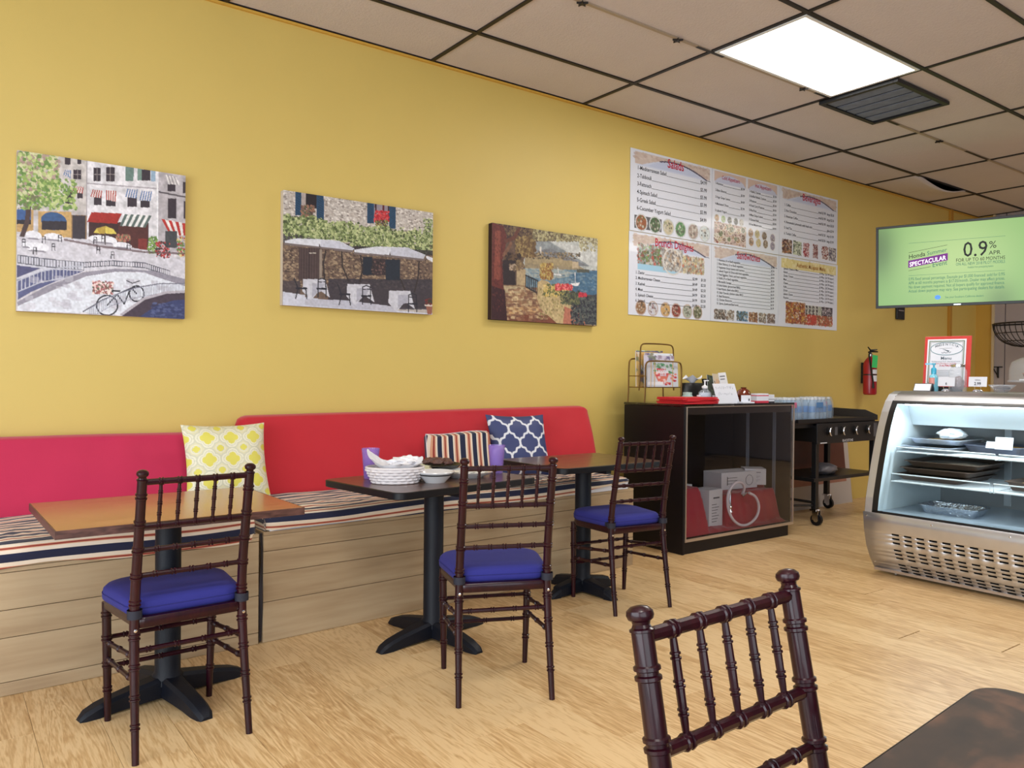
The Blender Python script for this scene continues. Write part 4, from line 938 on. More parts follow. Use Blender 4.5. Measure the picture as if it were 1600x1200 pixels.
def d4(cv, a):
    photo(cv, .10, .14, .38, .38, (150, 160, 160), [(110, 150, 80), (70, 100, 60), (206, 206, 200), (190, 80, 70), (130, 120, 90)], 110, .03); cv.rect(.10, .38, .58, .45, (166, 206, 228)); photo(cv, .38, .14, .64, .42, (170, 170, 170), [(226, 222, 214), (200, 170, 140), (120, 110, 110)], 90, .03); cv.ell(.51, .30, .12, .17, (214, 212, 210), ring=.12)
    photo(cv, .64, .20, .91, .42, (196, 180, 150), [(214, 200, 150), (200, 110, 80), (150, 150, 150), (226, 220, 190)], 100, .03); cv.rect(.10, .38, .40, .44, (160, 204, 230), .8)
    for i, (x, p) in enumerate(zip((.14, .28, .43, .56, .70, .83), ([(150, 110, 76), (190, 150, 110)], [(206, 206, 216), (120, 60, 56)], [(206, 164, 104), (186, 140, 84)], [(140, 60, 50), (190, 110, 90)], [(170, 176, 160), (110, 120, 100)], [(100, 104, 76), (140, 136, 100)]))): dish(cv, x, .905, .062, p, a, (190, 170, 160))
menu('lower left menu poster titled Brunch Delights', XA-.006, XB-.004, ZL, ZM-.002, 'Brunch Delights',
     [('1. Zaatar', '$2.99      $1.50'), ('2. Mediterranean Cheese', '$4.49      $2.50'), ('3. Kashek', '$4.49      $2.50'), ('4. Meat', '$4.99      $2.50'), ('5. Spinach Cheese', '$4.99      $2.50'), ('6. Spinach', '$4.99      $2.50')], d4, tsize=.092, yl=.50, dy=.068, ts=.034)
def d5(cv, a):
    for x0, x1, b, p in [(.05, .21, (150, 140, 140), [(70, 56, 56), (196, 190, 186), (110, 80, 66)]), (.22, .33, (206, 204, 206), [(110, 80, 66), (150, 130, 110), (226, 224, 220)]), (.37, .53, (90, 150, 200), [(60, 60, 60), (110, 110, 100), (150, 146, 140)]), (.55, .68, (150, 96, 66), [(110, 60, 44), (190, 140, 90)]), (.70, .81, (206, 204, 200), [(150, 110, 76), (90, 76, 66)]), (.83, .95, (170, 160, 160), [(96, 76, 70), (130, 100, 86)])]:
        photo(cv, x0, .84, x1, .97, b, p, 70, .02)
menu('lower middle menu poster titled Sandwiches', XB, XC-.004, ZL, ZM-.002, 'Sandwiches',
     [(s, p) for s, p in [('1. Hummus, (V or Beef) vegetables', '$5.99'), ('2. Baba Ghanouj, (V or Beef) vegetables', '$5.99'), ('3. Vegetarian Grape Leaves with hummus', '$5.99'), ('4. Labneh Yogurt & Olives with fresh vegetables', '$4.99'), ('5. Fried Eggplant, Tahini, and fresh vegetables', '$5.99'), ('6. Falafel, (V or Beef) vegetables', '$5.99'), ('7. Mortadella Sausage', '$5.99'), ('8. Kofta Kabob, (ground beef BBQ)', '$6.99'), ('9. Beef Kabob, (beef cubes BBQ)', '$6.99'), ('10. Shish Tawook, (chicken cubes BBQ)', '$6.99'), ('11. Beef Shawarma', '$6.99'), ('12. Chicken Shawarma', '$6.99'), ('13. Gyros, (Lamb and Beef cone)', '$6.99')]],
     d5, tsize=.092, yl=.205, dy=.0475, ts=.028)
def d6(cv, a):
    photo(cv, .12, .64, .44, .95, (170, 96, 60), [(206, 160, 60), (150, 60, 40), (110, 50, 36), (226, 190, 90)], 160, .022); photo(cv, .44, .66, .72, .80, (170, 176, 160), [(60, 60, 60), (226, 226, 220)], 40, .012); [dish(cv, .46+.06*(i % 4), .69+.05*(i//4), .024, [(60, 56, 56), (90, 86, 86)], a, (230, 228, 224)) for i in range(12)]
    photo(cv, .72, .66, .92, .80, (60, 52, 60), [(150, 140, 150), (200, 190, 196)], 30, .02); photo(cv, .44, .80, .92, .95, (160, 90, 56), [(196, 70, 50), (206, 170, 110), (120, 76, 50)], 120, .022); photo(cv, .48, .80, .64, .95, (186, 66, 48), [(206, 90, 60)], 20, .02)
mt['gold'] = M('gold_ink', (176, 120, 60), .5)
menu('lower right menu poster with a pale yellow heading band', XC, XD+.012, ZL, ZM-.002, 'Authentic Ma\'ajanat Menu',
     [(s, '$1.99/pc  ( $17.99 dozen )') for s in ('Spinach, Cheese or Meat', 'Kishek', 'Za\'atar, Tomato', 'Meat', 'Cheese', 'Kafta', 'Za\'atar', 'Labneh, Cheese', 'Pizzettes')], d6, tcol='gold', tsize=.058, yl=.185, dy=.052, ts=.029, yellow=True)

# ================================================================== TELEVISION
TW, TH = 1.36, .770
tv = thing('television', 'wall television showing a green car advert over the glass case', 'television', (5.94+.34*TW/2, -.53-.94*TW/2, 1.937+TH/2), rot=(0, 0, 0))
tv.rotation_euler = (Matrix.Rotation(math.atan2(-.94, .34), 4, 'Z') @ Matrix.Rotation(math.radians(4), 4, 'X')).to_euler()
rbox(-TW/2, TW/2, -.0, .055, -TH/2, TH/2).build('housing', mt['blackpl'], tv, smooth=False, bevel=.006)
b = MB(); w = .022
b.box(-TW/2, TW/2, -.012, 0, -TH/2, -TH/2+.026); b.box(-TW/2, TW/2, -.012, 0, TH/2-w, TH/2); b.box(-TW/2, -TW/2+w, -.012, 0, -TH/2+.026, TH/2-w); b.box(TW/2-w, TW/2, -.012, 0, -TH/2+.026, TH/2-w)
b.build('bezel', mt['blackpl'], tv, smooth=False, bevel=.002)
cv = Cv(120, 66, (176, 214, 140), seed=9)
g1 = np.array([138, 186, 104])/255; g2 = np.array([188, 218, 138])/255
f_ = np.clip(np.exp(-((cv.X-.5)**2/.16+(cv.Y-.45)**2/.4)), 0, 1)[:, :, None]; cv.a = g1*(1-f_)+g2*f_; cv.a *= (1-.32*np.exp(-(cv.X**2/.012+(cv.Y-.25)**2/.15)))[:, :, None]; cv.a *= (1-.2*np.exp(-((cv.X-.75)**2/.01+(cv.Y-1.)**2/.05)))[:, :, None]
sw, sh = TW-2*w, TH-w-.026
cv.mesh('lit_screen', lambda u, v: (-sw/2+sw*u, -.004, TH/2-w-sh*v), paintmat('screen_glow', .3, emit=.90), tv)
teal = M('teal_screen_ink', (40, 110, 96), .5, emit=(40, 110, 96), estr=.5); inkb = M('black_screen_ink', (8, 20, 14), .5); pur = M('purple_screen_box', (110, 30, 130), .5, emit=(110, 30, 130), estr=.6); wht = M('white_screen_ink', (240, 240, 240), .5, emit=(250, 250, 250), estr=1.0)
def X_(u): return -sw/2+sw*u
def Z_(v): return TH/2-w-sh*v
a, c, d, e = MB(), MB(), MB(), MB(); y = -.006; S = sw
for v_, m_ in ((.21, .0022), (.625, .0022)): e.box(X_(.196), X_(.777), y, y+.001, Z_(v_)-m_/2, Z_(v_)+m_/2)
sl = .145
def slab(mb, u0, u1, v0, th_, yy=y): mb.add([(X_(u0), yy, Z_(v0)), (X_(u1), yy, Z_(v0)+sl*(u1-u0)*S), (X_(u1), yy, Z_(v0)+sl*(u1-u0)*S+th_), (X_(u0), yy, Z_(v0)+th_)], [(0, 1, 2, 3)])
slab(c, .196, .437, .333, .003); slab(c, .196, .335, .565, .003)
w_h = text(c, 'Honda', X_(.196), Z_(.412), .056, y, bold=.008, slope=sl, maxw=.105*S)
text(a, 'Summer', X_(.311), Z_(.412)+.115*S*sl, .054, y, slope=sl, maxw=.124*S)
slab(d, .194, .440, .525, .066, y+.0005)
e2 = MB(); text(e2, 'SPECTACULAR', X_(.202), Z_(.510), .056, y-.001, bold=.012, slope=sl, maxw=.228*S)
a.build('teal_lettering', teal, tv, smooth=False, fix=False); a = MB()
text(a, 'Event', X_(.345), Z_(.575)+.149*S*sl, .060, y, slope=sl, maxw=.092*S)
text(c, '0.9', X_(.530), Z_(.43), .19, y, bold=.004, maxw=.145*S); text(c, '%', X_(.683), Z_(.345), .088, y, maxw=.055*S); text(c, 'APR', X_(.683), Z_(.425), .050, y)
text(c, 'FOR UP TO 60 MONTHS', X_(.489), Z_(.489), .044, y, maxw=.288*S); text(e, 'ON ALL NEW 2018 PILOT MODELS', X_(.489), Z_(.535), .038, y, maxw=.288*S); a.build('teal_lettering', teal, tv, smooth=False, fix=False); a = MB(); text(a, 'Available from participating dealers', X_(.56), Z_(.575), .026, y, maxw=.15*S)
for i, s in enumerate(['0.9% fixed annual percentage. Example per $1,000 financed: sold for 0.9%', 'APR at 60 months payment is $17.05/month. Dealer may affect prices.', 'No down payment required. Not all buyers qualify for approved finance.', 'Actual down payment may vary. See participating dealers for details.']):
    text(e, s, X_(.196), Z_(.688+.052*i), .040, y, maxw=.581*S)
text(e, 'See your Southern California dealers', X_(.425), Z_(.935), .026, y, maxw=.23*S)
a.build('teal_lettering', teal, tv, smooth=False, fix=False); c.build('black_lettering', inkb, tv, smooth=False, fix=False); e.build('small_lettering', teal, tv, smooth=False, fix=False); d.build('purple_box', pur, tv, smooth=False, fix=False); e2.build('white_lettering', wht, tv, smooth=False, fix=False)
lg = MB(); lg.lathe([(0, 0), (.024, 0), (.024, .001), (0, .001)], n=24, sx=1, sy=.85).xf(Matrix.Translation((X_(.38), y+.001, Z_(.92))) @ Matrix.Rotation(PI/2, 4, 'X')); lg.build('blue_logo', M('blue_logo', (70, 130, 220), .5, emit=(90, 150, 240), estr=.8), tv)
rbox(-.028, .028, -.014, -.012, -TH/2+.008, -TH/2+.016).build('maker_badge', mt['chrome'], tv, smooth=False)
rbox(-.2, .2, .055, .085, -.15, .15).build('mount_plate', mt['blackmetal'], tv, smooth=False)
p0 = Vector((0, .10, 0)); inv = tv.matrix_basis.inverted()
wallpt = inv @ Vector((tv.location.x+1.55, -.02, tv.location.z)); el = inv @ Vector((tv.location.x+1.0, -.75, tv.location.z))
MB().tube([(0, .08, 0), tuple(el)], .02, 8).build('mount_arm', mt['blackmetal'], tv); MB().tube([tuple(el), tuple(wallpt)], .02, 8).build('mount_arm', mt['blackmetal'], tv)
q = MB().box(-.12, .12, -.008, .012, -.15, .15); q.xf(inv @ Matrix.Translation((tv.location.x+1.55, -.014, tv.location.z))); q.build('wall_plate', mt['blackmetal'], tv, smooth=False)
# remote control fixed on the ochre wall below the screen's left end
r = thing('remote_control', 'black remote control held on the wall under the television', 'remote', (7.40, -.004, 1.935))
rbox(-.085, .085, -.022, 0, 0, .24).build('body', mt['blackpl'], r, smooth=False, bevel=.008)
for i in range(3): rbox(-.05+.035*i, -.03+.035*i, -.025, -.021, .17, .185).build('button', mt['paper'], r, smooth=False)
for z in (.135, .095): rbox(-.055, .055, -.025, -.021, z, z+.010).build('button', mt['grey'], r, smooth=False)

# ================================================================== FIRE EXTINGUISHER
ex = thing('fire_extinguisher', 'red fire extinguisher with green tag hanging on the ochre wall', 'fire extinguisher', (6.62, -.105, 1.10), 0)
er = M('extinguisher_red', (164, 18, 34), .35, coat=.3)
MB().lathe([(0, 0), (.055, 0), (.066, .012), (.067, .03), (.067, .31), (.060, .345), (.042, .375), (.024, .392), (.020, .40)], n=28).build('cylinder', er, ex)
MB().lathe([(.018, .395), (.024, .40), (.024, .425), (.016, .435), (.016, .455), (0, .456)], n=16).build('valve', mt['chrome'], ex)
MB().tube([(-.03, -.0, .445), (.01, -.01, .455), (.06, -.05, .452)], [.010, .011, .006], 6).build('lever', mt['blackpl'], ex); MB().tube([(-.045, .0, .50), (-.005, -.005, .468), (.055, -.045, .475)], [.006, .010, .006], 6).build('lever', mt['blackpl'], ex)
MB().tube(smooth_pts([(-.018, -.01, .44), (-.055, -.02, .435), (-.078, -.035, .39), (-.072, -.055, .25), (-.055, -.066, .13)], 2), .0085, 8).build('hose', mt['blackpl'], ex); MB().tube([(-.055, -.066, .13), (-.053, -.067, .07)], [.010, .014], 10).build('nozzle', mt['blackpl'], ex)
MB().lathe([(.0685, .205), (.0685, .217)], n=28, caps=False).build('strap', mt['blackpl'], ex)
MB().rings([[(.0678*math.cos(x), .0678*math.sin(x), z) for x in [(-.72+.8*k/12)*PI for k in range(13)]] for z in (.14, .203)], close=False, caps=False).build('label_sticker', mt['paper'], ex); MB().rings([[(.0678*math.cos(x), .0678*math.sin(x), z) for x in [(-.72+.55*k/12)*PI for k in range(13)]] for z in (.22, .265)], close=False, caps=False).build('label_sticker', mt['paper'], ex)
g = MB().box(.0, .075, -.001, .001, -.13, .0); g.xf(Matrix.Translation((-.10, -.082, .415)) @ Matrix.Rotation(math.radians(-12), 4, 'Z') @ Matrix.Rotation(math.radians(4), 4, 'Y')); g.build('inspection_tag', M('green_tag', (60, 200, 110), .6), ex, smooth=False)
rbox(-.0, .05, .060, .10, .12, .34).build('wall_bracket', mt['blackpl'], ex, smooth=False)
# ================================================================== BLACK DISPLAY CABINET
SX0, SX1, SF, SB, SZ = 2.952, 4.262, -.785, -.19, 1.065
dc = thing('display_cabinet', 'black glass-fronted display cabinet with red cloth and boxes inside', 'cabinet', (0, 0, 0))
rbox(SX0, SX0+.02, SF+.0, SB, .0, SZ-.018).build('side_panel', mt['black'], dc, smooth=False, bevel=.002)
rbox(SX1-.018, SX1, SF+.02, SB, .10, SZ-.018).build('side_panel', mt['black'], dc, smooth=False, bevel=.002)
rbox(SX0+.02, SX1-.018, SB-.015, SB, .11, SZ-.018).build('back_panel', mt['black'], dc, smooth=False)
rbox(SX0+.02, SX1-.045, SF+.012, SB, 0, .088).build('base', mt['black'], dc, smooth=False)
rbox(SX0+.02, SX1-.018, SF+.02, SB-.015, .098, .112).build('deck', mt['black'], dc, smooth=False)
rbox(SX0-.003, SX1+.003, SF-.002, SB+.002, SZ-.016, SZ).build('top_panel', glassmat('smoky_glass_top', (214, 210, 212), .04, .9, .5), dc, smooth=False, bevel=.003)
f = MB(); f.box(SX0+.02, SX1, SF-.006, SF+.006, .088, .108); f.box(SX0+.022, SX0+.030, SF-.006, SF+.006, .108, SZ-.02); f.box(SX1-.008, SX1, SF-.006, SF+.006, .108, SZ-.02); f.box(SX0+.02, SX1, SF-.005, SF+.006, SZ-.022, SZ-.017)
f.build('front_trim', mt['alu'], dc, smooth=False)
rbox(SX0+.03, SX1-.008, SF+.001, SF+.004, .108, SZ-.022).build('front_glass', mt['glass'], dc, smooth=False)
rbox(SX0+.02, SX1-.018, SF+.02, SF+.06, SZ-.075, SZ-.018).build('top_rail', M('dim_bronze_rail', (74, 66, 64), .3, metal=.5), dc, smooth=False)
for x in (SX0+.50,): rbox(x, x+.020, SB-.03, SB-.016, .112, SZ-.02).build('shelf_upright', M('grey_upright', (130, 138, 150), .4, metal=.3), dc, smooth=False)
for y in (-.62, -.36): rbox(SX1-.030, SX1-.0185, y-.012, y+.012, .112, SZ-.02).build('shelf_upright', bpy.data.materials['grey_upright'], dc, smooth=False)
# red cloth over risers
def cloth(u, v):
    x = SX0+.045+(SX1-SX0-.085)*u; y = SF+.03+(.50)*v
    def bump(cx, cy_, hx, hy, h): 
        a = max(0, 1-max(0, abs(x-cx)-hx)/.07); b_ = max(0, 1-max(0, abs(y-cy_)-hy)/.09); s_ = min(a, b_); return h*s_*s_*(3-2*s_)
    z = .118+max(bump(SX0+.13, SF+.24, .15, .13, .33), bump(SX0+.98, SF+.28, .34, .13, .245), .06*max(0, min(1, (y-SF)/.3)), bump(SX1-.13, SF+.36, .12, .12, .27))
    z += .012*nz(x*9, y*9, 1)+.006*nz(x*22, y*22, 2)+.010*math.sin(x*60+3*nz(x*3, y*3))*max(0, min(1, (z-.12)*9))*max(0, min(1, (.33-z)*9))
    ed = min(1, min(u*(SX1-SX0), (1-u)*(SX1-SX0), v*.50)/.02)
    return (x, y, .113+(max(z, .116)-.113)*ed)
ck = MB().grid(110, 50, cloth).build('red_cloth', M('dark_red_velvet', (158, 36, 54), .85, sheen=.3, bump=.1), angle=80)
tag(ck, 'crumpled red cloth draped over risers inside the black cabinet', 'cloth')
wbox = M('white_carton', (206, 208, 214), .6); wink = M('grey_print', (92, 92, 100), .7)
def carton(label, x, y, z, rz, w, d, h, deco=0):
    t = thing('carton', label, 'box', (x, y, z), rz)
    rbox(-w/2, w/2, -d/2, d/2, 0, h).build('body', wbox, t, smooth=False, bevel=.002)
    p = MB()
    if deco == 1:
        for k in range(3): p.box(-w*.33+.0, -w*.33+w*.26, -d/2-.0015, -d/2, h*(.32+.17*k), h*(.35+.17*k))
        p.box(-w*.35, -w*.33, -d/2-.0015, -d/2, h*.25, h*.75)
        m = MB(); m.tube([(w*.27+h*.30*math.cos(a*PI/12), -d/2-.001, h*.48+h*.30*math.sin(a*PI/12)) for a in range(24)], .0018, 5, closed=True); m.build('printed_ring', wink, t)
    else:
        for k in range(7): p.box(-w*.30, w*(.05+.25*((k*7) % 3)/3), -d/2-.0015, -d/2, h*(.15+.075*k), h*(.165+.075*k))
        p.box(-w*.2, w*.25, -d/2-.0015, -d/2, h*.76, h*.80)
    p.build('print', wink, t, smooth=False)
    rbox(-w/2+.01, w/2-.01, -.003, .003, h, h+.0008).build('tape', mt['paper'], t, smooth=False)
    return t
carton('white carton with a printed hose drawing lying on the cabinet risers', 3.90, -.45, .372, math.radians(-6), .40, .20, .135, 1)
carton('white carton at the right end of the black cabinet, turned corner-on', 4.13, -.50, .392, math.radians(-42), .17, .17, .13)
carton('upright white printed carton beside the coiled hose', 3.44, -.60, .130, math.radians(4), .17, .15, .285)
carton('white carton half hidden between the red cloth and upright carton', 3.30, -.44, .150, math.radians(8), .14, .14, .29)
# coiled hose with metal mouthpiece
ho = thing('water_pipe_hose', 'white coiled pipe hose with shiny metal ends in front of the cartons', 'hose', (3.60, -.742, .15))
P_ = [(.115+.02, .05, .21), (.13, .02, .265), (.06, .0, .315), (-.03, -.005, .32), (-.10, 0, .25), (-.105, 0, .14), (-.05, 0, .04), (.05, 0, -.02+.0), (.16, 0, -.022), (.26, 0, .03), (.285, .0, .11), (.24, .0, .19), (.165, .01, .222)]
MB().tube(smooth_pts(P_, 3), .0105, 10).build('hose', M('pale_hose', (224, 216, 222), .4), ho)
MB().tube([(.15, .02, .225), (.10, .025, .20)], [.008, .012], 8).build('mouthpiece', mt['chrome'], ho)
MB().lathe([(0, 0), (.022, 0), (.012, .02), (.018, .04), (.008, .06), (.008, .15), (.016, .16), (.010, .17), (0, .172)], (-.01, .05, .085), 14).build('metal_stem', mt['chrome'], ho)

# ---- things on the cabinet
TZ = SZ
rk = thing('magazine_rack', 'brass wire magazine rack standing on the black cabinet', 'rack', (2.99, -.37, TZ))
def hoop(x0, x1, y, h, z0, r=.006, rc=.05):
    return smooth_pts([(x0-.008, y, z0), (x0, y, z0+.08), (x0, y, h-rc), (x0+.012, y, h-.012), (x0+rc, y, h), (x1-rc, y, h), (x1-.012, y, h-.012), (x1, y, h-rc), (x1, y, z0+.08), (x1+.008, y, z0)], 2)
MB().tube(hoop(.0, .40, -.0, .315, .0), .0062, 8).build('front_hoop', mt['brass'], rk)
MB().tube(hoop(-.02, .36, .155, .335, .0), .0062, 8).build('rear_hoop', mt['brass'], rk)
MB().tube(hoop(.03, .40, .085, .45, .09), .0058, 8).build('tall_hoop', mt['brass'], rk)
w = MB()
for y in (-.0, .155): w.tube([(0, y, .115), (.40, y, .115)], .0035, 6)
for x in (0.0, .13, .27, .40): w.tube([(x, 0, .115), (x-.01, .155, .115)], .0035, 6)
for x in (.06, .10, .30): w.tube([(x, 0, .115), (x, 0, .31)], .0028, 6)
w.tube([(0, .0, .20), (-.01, .155, .20)], .0035, 6); w.tube([(0, 0, .20), (.02, .08, .20), (.14, .085, .20)], .003, 6)
w.build('base_wires', mt['brass'], rk)
def magazine(label, x0, x1, y, z0, z1, lean, cv, t_=.008):
    t = thing('magazine', label, 'magazine', ((x0+x1)/2, y, z0), rot=(math.radians(lean), 0, 0), group='magazines in the brass rack'); w, h = x1-x0, z1-z0
    rbox(-w/2, w/2, 0, t_, 0, h).build('pages', mt['paper'], t, smooth=False)
    cv.mesh('cover', lambda u, v: (-w/2+w*u, -.0012, h-h*v), mt['poster'], t); return t
cv = Cv(60, 60, (208, 212, 220), seed=12); cv.specks(90, (.25, .1, .85, .5), .05, [(120, 170, 130), (90, 150, 110), (200, 220, 210)]); cv.poly([(.2, .45), (.45, .32), (.7, .5), (.6, .8), (.35, .82)], (214, 120, 100)); cv.specks(40, (.3, .45, .95, .9), .05, [(190, 60, 76), (224, 140, 130), (232, 200, 196)]); cv.rect(.30, .28, .60, .34, (206, 70, 86)); cv.rect(.28, .40, .68, .47, (240, 224, 226)); cv.rect(.28, .52, .64, .58, (206, 70, 86)); cv.rect(.0, .80, .5, .93, (232, 234, 240))
g1_ = magazine('front magazine in the rack with a red and green food cover', 3.035, 3.375, -.352, TZ+.119, TZ+.315, -3, cv)
tt = MB(); [text(tt, s_, 0, .135-.026*i, .030, -.003, 'c', bold=.03) for i, s_ in enumerate(('THE', 'FOODIE', 'ISSUE'))]; tt.build('cover_lettering', mt['paper'], g1_, smooth=False, fix=False)
for i, (x0, x1, y, z1, c_) in enumerate([(3.03, 3.36, -.325, .360, (206, 200, 216)), (3.06, 3.37, -.305, .378, (224, 228, 236)), (3.0, 3.30, -.268, .385, (226, 190, 120)), (3.02, 3.28, -.248, .392, (96, 100, 150)), (3.05, 3.34, -.228, .40, (170, 190, 120))]):
    cv = Cv(26, 26, c_, seed=30+i); cv.specks(60, (0, 0, 1, 1), .08, [(230, 232, 238), (150, 130, 150), (196, 150, 90), (120, 130, 110), (90, 80, 120)], .8)
    magazine(['lilac magazine just behind the food cover', 'white newspaper-like magazine sticking up in the rack', 'orange and white magazine in the rear pocket', 'blue magazine second from the back of the rack', 'green-edged magazine at the back of the rack'][i], x0, x1, y, TZ+.119, TZ+z1, -2, cv, .006)
# red menu folders
for i in range(5):
    o = rbox(-.19, .19, -.13, .13, 0, .009).build('folder', M('red_folder', (200, 30, 44), .45) if i == 0 else bpy.data.materials['red_folder'], smooth=False, bevel=.002)
    o.location = (3.155+.012*((i*7) % 3), -.640+.006*((i*5) % 3), TZ+.0005+.0098*i); o.rotation_euler = (0, 0, math.radians([2, -3, 4, -1, 3][i]))
    tag(o, 'bottom red menu folder of the stack on the black cabinet' if i == 0 else ['', 'second red menu folder from the bottom of the cabinet stack', 'middle red menu folder of the cabinet stack', 'fourth red menu folder up in the cabinet stack'][i] if i < 4 else 'topmost red menu folder of the stack on the black cabinet', 'folder', 'red menu folders on the black cabinet')
# black tissue box with tissue
tb = thing('tissue_box', 'black oval tissue box with a white tissue', 'tissue box', (3.60, -.30, TZ), 0)
MB().lathe([(.0, 0), (.115, 0), (.122, .02), (.122, .13), (.110, .15), (.045, .152), (.04, .148), (0, .148)], n=28, sy=.55).build('body', mt['blackpl'], tb)
def tis(u, v): a = u*2*PI; r = .012+.055*v; return (r*math.cos(a)*(1.3+.4*math.cos(2*a)), r*.6*math.sin(a), .15+.065*v-.035*v*v*abs(math.sin(a*1.5)))
MB().grid(25, 8, tis).build('tissue', mt['paper'], tb, angle=80)
# leaflet holder with leaflets
lh = thing('leaflet_holder', 'black leaflet holder leaning behind the handwritten card', 'holder', (3.85, -.35, TZ), math.radians(0), rot=(math.radians(-14), 0, math.radians(-4)))
rbox(-.13, .13, -.0, .006, 0, .19).build('back_plate', mt['blackpl'], lh, smooth=False); rbox(-.13, .13, -.05, -.045, 0, .05).build('front_lip', mt['blackpl'], lh, smooth=False); rbox(-.13, .13, -.05, .006, 0, .005).build('base_plate', mt['blackpl'], lh, smooth=False)
for i, (x, c_, lb) in enumerate([(-.105, (52, 64, 52), 'dark green leaflet at the left of the black holder'), (-.02, (206, 190, 164), 'cream leaflet with a portrait in the middle of the holder'), (.075, (232, 232, 238), 'white leaflet with a person printed in its corner')]):
    cv = Cv(24, 50, c_, seed=50+i)
    if i == 0: cv.specks(40, (0, 0, 1, 1), .1, [(36, 44, 40), (80, 96, 70), (30, 26, 30)])
    if i == 1: cv.specks(30, (.1, .3, .9, .9), .14, [(150, 120, 90), (196, 206, 214), (120, 90, 70)]); cv.ell(.5, .35, .28, .16, (206, 170, 140))
    if i == 2: cv.rect(.1, .12, .8, .16, (90, 90, 100)); cv.rect(.1, .22, .7, .25, (120, 120, 130)); cv.ell(.72, .55, .2, .11, (70, 50, 50)); cv.ell(.7, .58, .12, .08, (214, 160, 140)); cv.rect(.45, .68, 1, 1, (70, 60, 130))
    t = thing('leaflet', lb, 'leaflet', (3.85+x, -.385-.004*i, TZ+.008), rot=(math.radians(-12), math.radians([8, 3, -4][i]), 0)); w, h = .095, .21+.012*i
    rbox(-w/2, w/2, 0, .003, 0, h).build('sheet', mt['paper'], t, smooth=False); cv.mesh('print', lambda u, v: (-w/2+w*u, -.001, h-h*v), mt['poster'], t)
# handwritten tent card
hc = thing('note_card', 'white handwritten card propped up on the cabinet', 'card', (3.60, -.66, TZ), rot=(math.radians(-10), 0, math.radians(-3)))
rbox(-.12, .125, 0, .003, .0, .150).xf(Matrix(((1, 0, -.22, 0), (0, 1, 0, 0), (0, 0, 1, 0), (0, 0, 0, 1)))).build('sheet', mt['paper'], hc, smooth=False)
sc = MB(); r_ = random.Random(3)
for row, (z, x0, x1) in enumerate([(.118, -.10, .09), (.070, -.085, .075)]):
    x = x0
    while x < x1:
        P_ = [(x-.22*z+r_.uniform(0, .012), -.0015, z+r_.uniform(-.010, .013)) for _ in range(4)]; sc.tube(P_, .0008, 4); x += .020
sc.build('handwriting', M('pencil_grey', (120, 124, 140), .7), hc)
rbox(-.10, .13, .06, .063, 0, .07).build('rear_leg', mt['paper'], hc, smooth=False)
# round hand gel bottle with pump, jars
clr = milky('clear_gel', (226, 234, 244), .22, .05); teal_ = M('frosted_teal_jar', (150, 186, 186), .35)
gb = thing('gel_bottle', 'round clear hand gel bottle with a white pump', 'bottle', (3.452, -.55, TZ))
MB().lathe([(0, 0), (.045, 0), (.062, .02), (.068, .05), (.060, .08), (.035, .098), (.018, .104), (.018, .112), (0, .112)], n=24, sy=.6).build('bottle', clr, gb); MB().lathe([(0, .004), (.04, .004), (.057, .022), (.062, .05), (.052, .078), (0, .08)], n=24, sy=.55).build('gel', M('pale_gel', (200, 214, 232), .2), gb)
MB().lathe([(.022, .110), (.024, .126), (.012, .132), (.006, .136), (.006, .165), (.010, .166), (.010, .172), (0, .173)], n=14).build('pump', mt['white'], gb); MB().box(-.005, .040, -.006, .006, .166, .174).build('spout', mt['white'], gb, smooth=False)
j1 = thing('jar', 'frosted teal lidded jar next to the brass rack', 'jar', (3.29, -.52, TZ)); MB().lathe([(0, 0), (.042, 0), (.048, .01), (.048, .045), (.034, .058), (0, .058)], n=22).build('body', teal_, j1); MB().lathe([(0, .058), (.034, .058), (.034, .080), (0, .082)], n=22).build('lid', M('teal_lid', (170, 204, 196), .4), j1)
j2 = thing('jar', 'tiny clear jar between the teal jar and gel bottle', 'jar', (3.372, -.56, TZ)); MB().lathe([(0, 0), (.022, 0), (.024, .006), (.024, .035), (.014, .045), (0, .045)], n=18).build('body', clr, j2); MB().lathe([(0, .045), (.016, .045), (.016, .060), (0, .061)], n=18).build('lid', mt['paper'], j2)
va = thing('gourd_vase', 'glossy brown round vase beside the handwritten card', 'vase', (3.99, -.50, TZ)); MB().lathe([(0, 0), (.025, 0), (.052, .025), (.062, .055), (.050, .09), (.028, .106), (.02, .112), (.026, .118), (.018, .116), (0, .10)], n=26).build('body', M('brown_glaze', (112, 44, 26), .12, coat=1), va)
bc = thing('card_stack', 'small stack of white business cards at the foot of the note card', 'cards', (3.745, -.71, TZ), math.radians(-8)); rbox(-.06, .06, -.03, .03, 0, .010).build('cards', mt['paper'], bc, smooth=False)
cd = MB().box(-.05, .05, -.0, .002, .010, .060); cd.build('front_card', mt['paper'], bc, smooth=False); rbox(.026, .036, -.0015, -.0002, .016, .034).build('card_mark', mt['ink'], bc, smooth=False)
def cbox(label, x, y, w, d, h, bands, rz=0):
    t = thing('small_box', label, 'box', (x, y, TZ), rz); rbox(-w/2, w/2, -d/2, d/2, 0, h).build('body', mt['paper'], t, smooth=False, bevel=.001)
    for z0, z1, c_ in bands: rbox(-w/2-.0008, w/2+.0008, -d/2-.0008, d/2+.0008, h*z0, h*z1).build('band', c_, t, smooth=False)
rb_ = M('red_label', (206, 60, 84), .5)
cbox('small white box with red bands near the right end of the cabinet', 3.985, -.66, .135, .06, .072, [(.0, .2, rb_), (.72, .82, rb_)], math.radians(-5)); cbox('tiny white and black box at the cabinet\'s right end', 4.13, -.64, .075, .05, .062, [(.0, .12, mt['ink']), (.35, .42, wink)], math.radians(-5))

